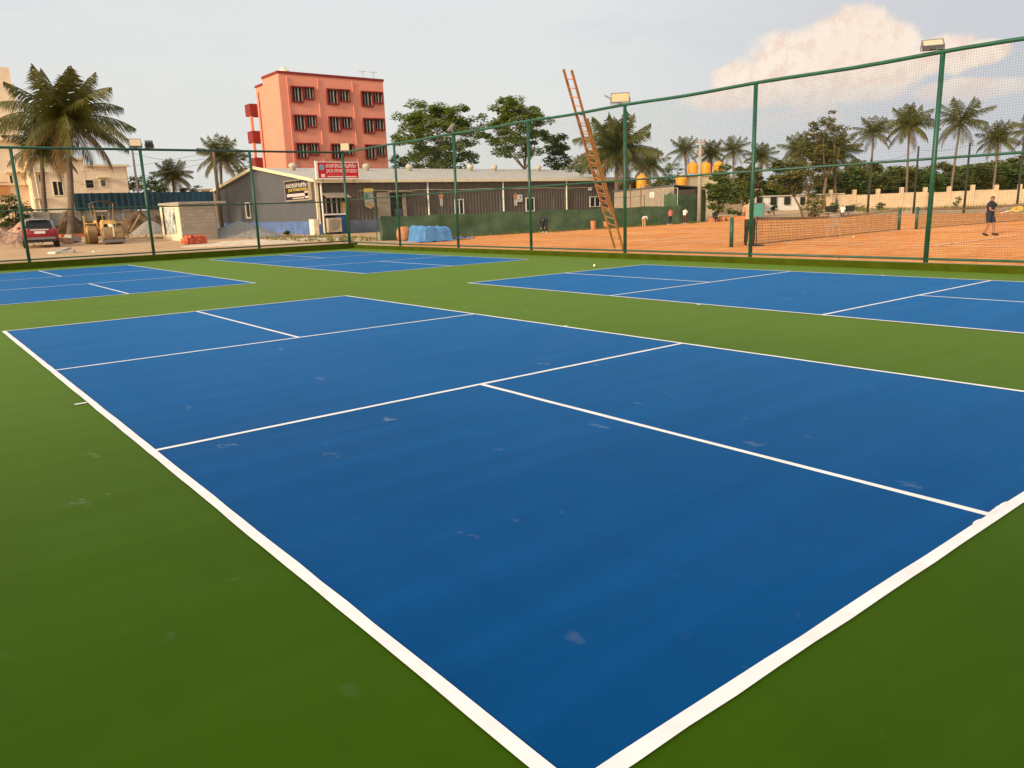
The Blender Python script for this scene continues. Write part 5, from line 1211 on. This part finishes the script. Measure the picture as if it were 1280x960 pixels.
# ------------------------------------------------------------------ people
def skin_mesh(name, pts, edges, root, sub=1):
    me = bpy.data.meshes.new(name); names = list(pts); idx = {n: i for i, n in enumerate(names)}
    me.from_pydata([pts[n][0] for n in names], [(idx[a], idx[b]) for a, b in edges], [])
    o = bpy.data.objects.new(name, me); COL.objects.link(o); o.modifiers.new('s', 'SKIN')
    if not me.skin_vertices: bpy.context.view_layer.update()
    sv = me.skin_vertices[0].data
    for n in names:
        r = pts[n][1]; sv[idx[n]].radius = r if isinstance(r, tuple) else (r, r); sv[idx[n]].use_root = (n == root)
    ss = o.modifiers.new('d', 'SUBSURF'); ss.levels = sub; ss.render_levels = sub
    dg = bpy.context.evaluated_depsgraph_get(); out = bpy.data.meshes.new_from_object(o.evaluated_get(dg))
    bpy.data.objects.remove(o); return out
def person(loc, rz, label, J, top_m, leg_m, shorts=False, sleeve=.5, shoes='white', k=1., bodykey='skin', hat=None):
    """J: joint positions in a local frame facing +Y, right hand at +X; root at the ground between the feet"""
    t = thing('person', label, 'person', loc, rz, 'people')
    t.scale = (k, k, k)
    V = {n: Vector(p) for n, p in J.items()}
    P = dict(pel=(V['pel'], (.15, .11)), spi=((V['pel']*.5+V['che']*.5), (.135, .1)), che=(V['che'], (.155, .105)), nec=(V['nec'], .052), hd0=(V['nec'].lerp(V['hea'], .55), .07), hea=(V['hea'], (.08, .094)), hdt=(V['hea']+(V['hea']-V['nec']).normalized()*.075, .062))
    E_ = [('pel', 'spi'), ('spi', 'che'), ('che', 'nec'), ('nec', 'hd0'), ('hd0', 'hea'), ('hea', 'hdt')]
    seg = [('torso', V['pel'], V['che']), ('torso', V['che'], V['nec'].lerp(V['che'], .35)), ('neck', V['nec'], V['hea']), ('neck', V['hea'], P['hdt'][0])]
    for s in 'LR':
        P['sh'+s] = (V['sh'+s], .058); P['ua'+s] = (V['sh'+s].lerp(V['el'+s], .55), .05); P['el'+s] = (V['el'+s], .041); P['wr'+s] = (V['wr'+s], .028); hd = (V['wr'+s]-V['el'+s]).normalized(); P['pa'+s] = (V['wr'+s]+hd*.08, (.034, .02))
        P['hi'+s] = (V['hi'+s], .09); P['th'+s] = (V['hi'+s].lerp(V['kn'+s], .6), .078); P['kn'+s] = (V['kn'+s], .058); P['ca'+s] = (V['kn'+s].lerp(V['an'+s], .35), .056); P['an'+s] = (V['an'+s], .038); P['to'+s] = (V['to'+s], .036)
        E_ += [('che', 'sh'+s), ('sh'+s, 'ua'+s), ('ua'+s, 'el'+s), ('el'+s, 'wr'+s), ('wr'+s, 'pa'+s), ('pel', 'hi'+s), ('hi'+s, 'th'+s), ('th'+s, 'kn'+s), ('kn'+s, 'ca'+s), ('ca'+s, 'an'+s), ('an'+s, 'to'+s)]
        seg += [('torso', V['che'], V['sh'+s]), ('uarm', V['sh'+s], V['el'+s]), ('farm', V['el'+s], V['wr'+s]), ('hand', V['wr'+s], P['pa'+s][0]), ('hip', V['pel'], V['hi'+s]), ('thigh', V['hi'+s], V['kn'+s]), ('shin', V['kn'+s], V['an'+s]), ('foot', V['an'+s], V['to'+s])]
    me = skin_mesh('body', P, E_, 'pel', 2)
    up_ = (V['hea']-V['nec']).normalized(); fw_ = Vector(J.get('face', (0, 1, 0))); fw_ = (fw_-up_*fw_.dot(up_)).normalized(); sd_ = fw_.cross(up_).normalized()
    rad_ = dict(torso=.14, neck=.075, uarm=.05, farm=.036, hand=.035, hip=.1, thigh=.08, shin=.055, foot=.04)
    def where(p):
        best = (99, '', 0)
        for n, a, b in seg:
            d = b-a; t_ = max(0., min(1., (p-a).dot(d)/max(d.length_squared, 1e-6))); dist = (p-(a+d*t_)).length/rad_[n]
            if dist < best[0]: best = (dist, n, t_)
        return best[1], best[2]
    W_ = [where(v.co) for v in me.vertices]
    def wear(name, test, off, mt, rough=.004):
        ok = [test(v.co, *W_[v.index]) for v in me.vertices]; mb = MB(); mp = {}
        for f_ in me.polygons:
            if sum(ok[i] for i in f_.vertices) >= 2:
                for i in f_.vertices:
                    if i not in mp:
                        v = me.vertices[i]; q = v.co+v.normal*(off+rough*mnoise.noise(v.co*14)); mp[i] = len(mb.v); mb.v.append(tuple(q))
                mb.f.append([mp[i] for i in f_.vertices]); mb.mi.append(0)
        return mb.build(name, mt, t, local=True, smooth=True)
    wear('shirt', lambda p, n, q: n == 'torso' and (q > .04 or p.z > V['pel'].z+.02) or (n == 'uarm' and q < sleeve*1.35) or (n == 'farm' and sleeve > .7 and q < .93), .026, top_m, .012)
    wear('shorts' if shorts else 'trousers', lambda p, n, q: n == 'hip' or (n == 'torso' and q < .22) or (n == 'thigh' and (not shorts or q < .8)) or (n == 'shin' and not shorts and q < .93), .02 if not shorts else .03, leg_m, .012)
    wear('hair', lambda p, n, q: n == 'neck' and ((p-V['hea']).dot(up_) > .045-.05*max(0, -(p-V['hea']).dot(fw_)/.09) and ((p-V['hea']).dot(fw_) < .06 or (p-V['hea']).dot(up_) > .085)), .016, 'hair', .014)
    bm = bmesh.new(); bm.from_mesh(me); bpy.data.meshes.remove(me)
    ex = MB()
    ex.path([V['hea']+fw_*.085+up_*.03, V['hea']+fw_*.112-up_*.012, V['hea']+fw_*.088-up_*.02], [.008, .015, .01], 6)   # nose
    for s in (-1, 1): ex.ball(V['hea']+sd_*s*.085-up_*.005, .022, 8, (.5, .9, 1.2))                                        # ears
    for s in 'LR':   # fingers
        hd = (V['wr'+s]-V['el'+s]).normalized(); ax = hd.cross(Vector((0, 1, .2))); ax = ax.normalized() if ax.length > .1 else Vector((1, 0, 0)); cu = ax.cross(hd).normalized(); pb = V['wr'+s]+hd*.1
        for i, l in enumerate((.07, .08, .075, .06)):
            b = pb+ax*(i-1.5)*.019; ex.path([b-hd*.03, b+hd*l*.5+cu*.008, b+hd*l*.85+cu*.03], [.0095, .009, .007], 5)
        b = V['wr'+s]+hd*.035+ax*.03; ex.path([b-ax*.012, b+ax*.025+hd*.025, b+ax*.03+hd*.055+cu*.012], [.011, .01, .008], 5)
    nf_ = len(ex.f)
    for s in (-1, 1): ex.ball(V['hea']+fw_*.083+sd_*s*.034+up_*.022, .011, 6)                                              # eyes
    ex.path([V['hea']+fw_*.082-up_*.048-sd_*.024, V['hea']+fw_*.09-up_*.05, V['hea']+fw_*.082-up_*.048+sd_*.024], [.005, .007, .005], 5)   # mouth
    vs = [bm.verts.new(v) for v in ex.v]
    for k_, f_ in enumerate(ex.f):
        try: nf = bm.faces.new([vs[i] for i in f_]); nf.material_index = 1 if k_ >= nf_ else 0
        except ValueError: pass
    me = bpy.data.meshes.new('body'); bm.to_mesh(me); bm.free(); me.materials.append(M['skin']); me.materials.append(M['lip_eye']); me.polygons.foreach_set('use_smooth', [True]*len(me.polygons))
    o = bpy.data.objects.new('body', me); COL.objects.link(o); o.parent = t
    for s in 'LR':
        d = (V['to'+s]-V['an'+s]).normalized(); sb = MB(); sb.path([V['an'+s]-d*.06-Vector((0, 0, .01)), V['an'+s]+d*.02-Vector((0, 0, .012)), V['to'+s]+d*.02, V['to'+s]+d*.07], [.042, .05, .045, .028], 8); sb.build('shoe', shoes, t, local=True, smooth=True)
    return t
def stand(lean=0., **kw):
    J = dict(pel=(0, 0, .93), che=(0, .02, 1.3), nec=(0, .02, 1.46), hea=(0, .05, 1.61), shL=(-.19, .02, 1.39), shR=(.19, .02, 1.39), elL=(-.25, .0, 1.1), elR=(.25, .0, 1.1), wrL=(-.24, .1, .87), wrR=(.24, .1, .87),
             hiL=(-.1, 0, .88), hiR=(.1, 0, .88), knL=(-.11, .03, .49), knR=(.11, .03, .49), anL=(-.12, 0, .08), anR=(.12, 0, .08), toL=(-.14, .14, .045), toR=(.14, .14, .045))
    J.update(kw); return J
# boy with a racket: seen from the front left, racket held out to his left hand side
p = onz(1235, 294.5, .03)
boy = person(tuple(p), radians(170), 'boy in dark shirt and dark shorts walking on clay and holding a yellow racket', stand(wrR=(-.16, .3, 1.05), elR=(.2, .12, 1.1), elL=(-.27, .08, 1.12), wrL=(-.3, .32, 1.02), anR=(.15, -.1, .09), knR=(.13, .06, .5), toR=(.17, .03, .04), anL=(-.12, .16, .08), knL=(-.11, .14, .5), toL=(-.14, .3, .05), face=(.35, .9, 0)), 'navy', 'navy', True, .4, 'black', .87)
# racket: in the boy's left hand, out to the right of the picture
hx = Matrix.Translation(p) @ Matrix.Rotation(radians(170), 4, 'Z') @ Matrix.Scale(.87, 4)
hnd = hx @ Vector((-.3, .4, .99)); rdv = (RV*.93-FV*.1+Vector((0, 0, .22))).normalized(); rs = (rdv.cross(FV)).normalized(); rs = (Vector((0, 0, 1))-rdv*rdv.z).normalized()*.6+FV*.8; rs = (rs-rdv*rs.dot(rdv)).normalized()
rk = thing('tennis_racket', 'yellow framed tennis racket held level by the boy', 'racket', tuple(hnd-rdv*.1))
MB().tube(hnd-rdv*.1, hnd+rdv*.16, .018, n=8).build('grip', 'white', rk)
mb = MB(); c = hnd+rdv*.5; mb.path([c+rdv*.17*cos(2*pi*i/24)+rs*.125*sin(2*pi*i/24) for i in range(25)], [.014]*25, 6, False); mb.tube(hnd+rdv*.15, c-rdv*.165+rs*.03, .01, n=5); mb.tube(hnd+rdv*.15, c-rdv*.165-rs*.03, .01, n=5); mb.build('frame', 'racket', rk)
mb = MB()
for i in range(-6, 7):
    q = i/7; a = .17*sqrt(1-q*q); b = .125*sqrt(1-q*q); mb.tube(c+rs*.125*q-rdv*a, c+rs*.125*q+rdv*a, .0022, n=3); mb.tube(c+rdv*.17*q-rs*b, c+rdv*.17*q+rs*b, .0022, n=3)
mb.build('strings', 'racket', rk)
# coach beside the scoreboard, standing side on
p = onz(936.5, 306.5, .03)
person(tuple(p), radians(-60), 'man in pale shirt and dark trousers standing beside the scoreboard, partly behind the fence post', stand(elR=(.26, .08, 1.12), wrR=(.12, .3, 1.02), elL=(-.24, .1, 1.1), wrL=(-.1, .3, .98), anR=(.12, .12, .08), toR=(.13, .26, .045), anL=(-.12, -.14, .08), toL=(-.12, 0, .045), knR=(.11, .1, .49), knL=(-.11, -.02, .49)), 'khaki', 'olive', False, .5, 'black', 1.02)
def bent(**kw):
    J = dict(pel=(0, -.15, .9), che=(0, .22, 1.0), nec=(0, .36, .93), hea=(0, .47, .82), shL=(-.19, .27, .98), shR=(.19, .27, .98), elL=(-.22, .33, .7), elR=(.22, .33, .7), wrL=(-.16, .38, .45), wrR=(.16, .38, .42),
             hiL=(-.1, -.16, .86), hiR=(.1, -.16, .86), knL=(-.12, -.02, .48), knR=(.12, -.02, .48), anL=(-.12, -.08, .08), anR=(.12, -.08, .08), toL=(-.14, .07, .045), toR=(.14, .07, .045), face=(0, .4, -.9)); J.update(kw); return J
p = onz(681, 291.2, .03); person(tuple(p), radians(120), 'person in dark clothes bending down in front of the green shade cloth', bent(), 'navy', 'navy', False, .8, 'white', .9)
p = onz(805, 283.2, .03); person(tuple(p), radians(-75), 'player in white shirt and beige trousers bending low by the tan hut', bent(), 'white_cloth', 'khaki', False, .5, 'white', .69)
p = onz(838, 281, .03); person(tuple(p), radians(-20), 'player in pink shirt and dark trousers standing before the dark hut end', stand(elR=(.27, .08, 1.12), wrR=(.2, .3, 1.0), anL=(-.14, .1, .08), toL=(-.16, .24, .045)), 'pink_cloth', 'navy', False, .5, 'white', .71)
p = onz(855.5, 280, .03); person(tuple(p), radians(-70), 'player in white shirt and maroon trousers leaning forward before the green cloth of the hut', stand(che=(0, .12, 1.28), nec=(0, .2, 1.43), hea=(0, .27, 1.56), shL=(-.19, .14, 1.36), shR=(.19, .14, 1.36), elL=(-.22, .3, 1.12), elR=(.22, .3, 1.12), wrL=(-.15, .5, 1.08), wrR=(.15, .5, 1.05)), 'white_cloth', 'maroon', False, .5, 'white', .72)
def sit(**kw):
    J = stand(pel=(0, 0, .5), che=(0, .04, .86), nec=(0, .06, 1.02), hea=(0, .1, 1.17), shL=(-.19, .05, .95), shR=(.19, .05, .95), elL=(-.24, .12, .7), elR=(.24, .12, .7), wrL=(-.14, .35, .62), wrR=(.14, .35, .62),
              hiL=(-.1, .04, .5), hiR=(.1, .04, .5), knL=(-.12, .45, .5), knR=(.12, .45, .5), anL=(-.12, .47, .08), anR=(.12, .47, .08), toL=(-.13, .61, .045), toR=(.13, .61, .045)); J.update(kw); return J
a = at(1052, 274, 66); person((a.x-FV.x*.1, a.y-FV.y*.1, h(a.x, a.y)), radians(-60), 'person in white shirt sitting on the dark bench behind the net', sit(), 'white_cloth', 'olive', False, .5, 'black', .8)
a = at(893, 279, 63.75); person((a.x, a.y, h(a.x, a.y)), radians(150), 'person in black sitting on the planter edge under the round tree', sit(), 'navy', 'navy', False, .9, 'black', .78)

# ------------------------------------------------------------------ light
SUN_EL, SUN_AZ = radians(19), radians(190)         # direction to the sun, azimuth from +X counter-clockwise
sdir = Vector((cos(SUN_EL)*cos(SUN_AZ), cos(SUN_EL)*sin(SUN_AZ), sin(SUN_EL)))
sl = bpy.data.lights.new('sun', 'SUN'); sl.energy = 3.8; sl.angle = radians(6); sl.color = (1, .78, .55)
so = bpy.data.objects.new('sun', sl); COL.objects.link(so); so.rotation_euler = (-sdir).to_track_quat('-Z', 'Y').to_euler()
wd = bpy.data.worlds.new("World"); scene.world = wd; wd.use_nodes = True
N = wd.node_tree.nodes; L = wd.node_tree.links; N.clear()
out = N.new("ShaderNodeOutputWorld"); bg = N.new("ShaderNodeBackground"); L.new(bg.outputs[0], out.inputs[0])
sky = N.new("ShaderNodeTexSky"); sky.sky_type = 'NISHITA'; sky.sun_disc = False; sky.sun_elevation = SUN_EL; sky.sun_rotation = pi/2-SUN_AZ
sky.dust_density = 2.5; sky.air_density = 1.0
tc = N.new("ShaderNodeTexCoord"); DIR = tc.outputs["Generated"]
def math_(op, a, b=None, c=None, clamp=False):
    n = N.new("ShaderNodeMath"); n.operation = op; n.use_clamp = clamp
    for i, x in enumerate((a, b, c)):
        if x is None: continue
        if isinstance(x, (int, float)): n.inputs[i].default_value = x
        else: L.new(x, n.inputs[i])
    return n.outputs[0]
def vdot(v):
    n = N.new("ShaderNodeVectorMath"); n.operation = 'DOT_PRODUCT'; L.new(DIR, n.inputs[0]); n.inputs[1].default_value = v; return n.outputs["Value"]
def mixc(f, a, b):
    n = N.new("ShaderNodeMix"); n.data_type = 'RGBA'
    L.new(f, n.inputs[0]) if not isinstance(f, (int, float)) else setattr(n.inputs[0], 'default_value', f)
    for i, x in ((6, a), (7, b)):
        if isinstance(x, tuple): n.inputs[i].default_value = (*x, 1)
        else: L.new(x, n.inputs[i])
    return n.outputs[2]
def smooth(x, a, b, hi=1.):
    n = N.new("ShaderNodeMapRange"); n.interpolation_type = 'SMOOTHSTEP'; n.inputs[1].default_value = a; n.inputs[2].default_value = b; n.inputs[4].default_value = hi; L.new(x, n.inputs[0]); return n.outputs[0]
def noise(sc, det=6, rough=.55, vec=None, stretch=None, off=(0, 0, 0)):
    n = N.new("ShaderNodeTexNoise"); n.inputs["Scale"].default_value = sc; n.inputs["Detail"].default_value = det; n.inputs["Roughness"].default_value = rough
    mp = N.new("ShaderNodeMapping"); mp.inputs["Location"].default_value = off; mp.inputs["Scale"].default_value = stretch or (1, 1, 1); L.new(vec or DIR, mp.inputs[0]); L.new(mp.outputs[0], n.inputs["Vector"]); return n.outputs["Fac"]
SB = .13
def C(r, g, b): return tuple(((x/255+.055)/1.055)**2.4/SB for x in (r, g, b))
el = vdot((0, 0, 1))
# thin high veil over the clear sky: warm grey low down, cooler above, brighter towards the sun
veil = mixc(smooth(el, .02, .34), C(231, 231, 225), C(231, 234, 235))
veil = mixc(smooth(vdot(tuple(rt)), .0, .5, .9), veil, C(204, 206, 212))
sunward = math_('POWER', math_('MAXIMUM', vdot(tuple(sdir)), 0.), 2.)
veil = mixc(math_('MULTIPLY', sunward, .8), veil, (24., 19., 13.))
veil = mixc(smooth(el, .45, .95), veil, (7.5, 7.9, 8.8))
skyc = mixc(smooth(noise(1.6, 4, .6, stretch=(1, 1, 2.2)), .25, .75, .08), veil, sky.outputs[0])
# streaky grey cloud
st = smooth(noise(3.2, 8, .62, stretch=(1, 1, 4.5), off=(.3, .7, .1)), .45, .72, .8)
st = math_('MULTIPLY', st, smooth(el, .12, .3))
skyc = mixc(st, skyc, C(196, 202, 214))
pk = math_('MULTIPLY', smooth(noise(4.2, 8, .6, stretch=(1, 1, 3.5), off=(2.1, .2, .4)), .56, .75, .6), smooth(el, .2, .34)); skyc = mixc(pk, skyc, C(236, 222, 216))
# cumulus bank, fixed in the sky to the right: local angular coordinates
cdv = ray(1010, 90).normalized(); ca = cdv.cross(Vector((0, 0, 1))).normalized(); cb = ca.cross(cdv).normalized()
fwd = math_('MAXIMUM', vdot(tuple(cdv)), .05)
A_ = math_('DIVIDE', vdot(tuple(ca)), fwd); B_ = math_('DIVIDE', vdot(tuple(cb)), fwd)
def loc(u, v): d = ray(u, v).normalized(); return d.dot(ca)/d.dot(cdv), d.dot(cb)/d.dot(cdv)
blobs = [(1058, 60, 58, 42), (992, 78, 60, 36), (1108, 70, 46, 34), (940, 98, 44, 24), (1172, 68, 44, 20), (1020, 112, 70, 26), (1222, 66, 30, 13), (930, 122, 70, 14), (1215, 112, 60, 12), (1000, 150, 50, 14), (1075, 100, 60, 26)]
n1 = noise(16, 7, .58); n2 = noise(42, 6, .6)
rag = math_('ADD', math_('MULTIPLY', math_('SUBTRACT', n1, .5), 1.7), math_('MULTIPLY', math_('SUBTRACT', n2, .5), .9))
best = None
for (u, v, ru, rv) in blobs:
    a0, b0 = loc(u, v); k1 = F/ru*.95; k2 = F/rv*.95
    dx = math_('MULTIPLY', math_('SUBTRACT', A_, a0), k1); dy = math_('MULTIPLY', math_('SUBTRACT', B_, b0), k2)
    val = math_('SUBTRACT', 1., math_('ADD', math_('MULTIPLY', dx, dx), math_('MULTIPLY', dy, dy)))
    if best is None: best = val
    else:
        n = N.new("ShaderNodeMath"); n.operation = 'SMOOTH_MAX'; L.new(best, n.inputs[0]); L.new(val, n.inputs[1]); n.inputs[2].default_value = .25; best = n.outputs[0]
dens = math_('ADD', best, rag)
front = smooth(vdot(tuple(cdv)), .3, .6)
lowfade = smooth(B_, loc(1000, 175)[1], loc(1000, 95)[1])
mask = math_('MULTIPLY', math_('MULTIPLY', smooth(dens, -.08, .55), front), math_('ADD', .0, math_('MULTIPLY', lowfade, .94)))
bill = smooth(math_('SUBTRACT', noise(34, 8, .66), noise(34, 8, .66, off=(.007, -.002, -.008))), -.12, .06)
deep = smooth(n1, .38, .62)
ccol = mixc(bill, C(246, 220, 203), C(255, 239, 221))
ccol = mixc(math_('MULTIPLY', deep, .3), ccol, C(252, 228, 208))
ccol = mixc(math_('MULTIPLY', math_('SUBTRACT', 1., lowfade), .8), ccol, C(226, 210, 206))
skyc = mixc(mask, skyc, ccol)
L.new(skyc, bg.inputs[0]); bg.inputs[1].default_value = SB
scene.view_settings.view_transform = 'Standard'; scene.view_settings.look = 'None'; scene.view_settings.exposure = 0; scene.view_settings.gamma = 1
scene.render.engine = 'CYCLES'; scene.cycles.use_denoising = True; scene.cycles.max_bounces = 6; scene.cycles.transparent_max_bounces = 8
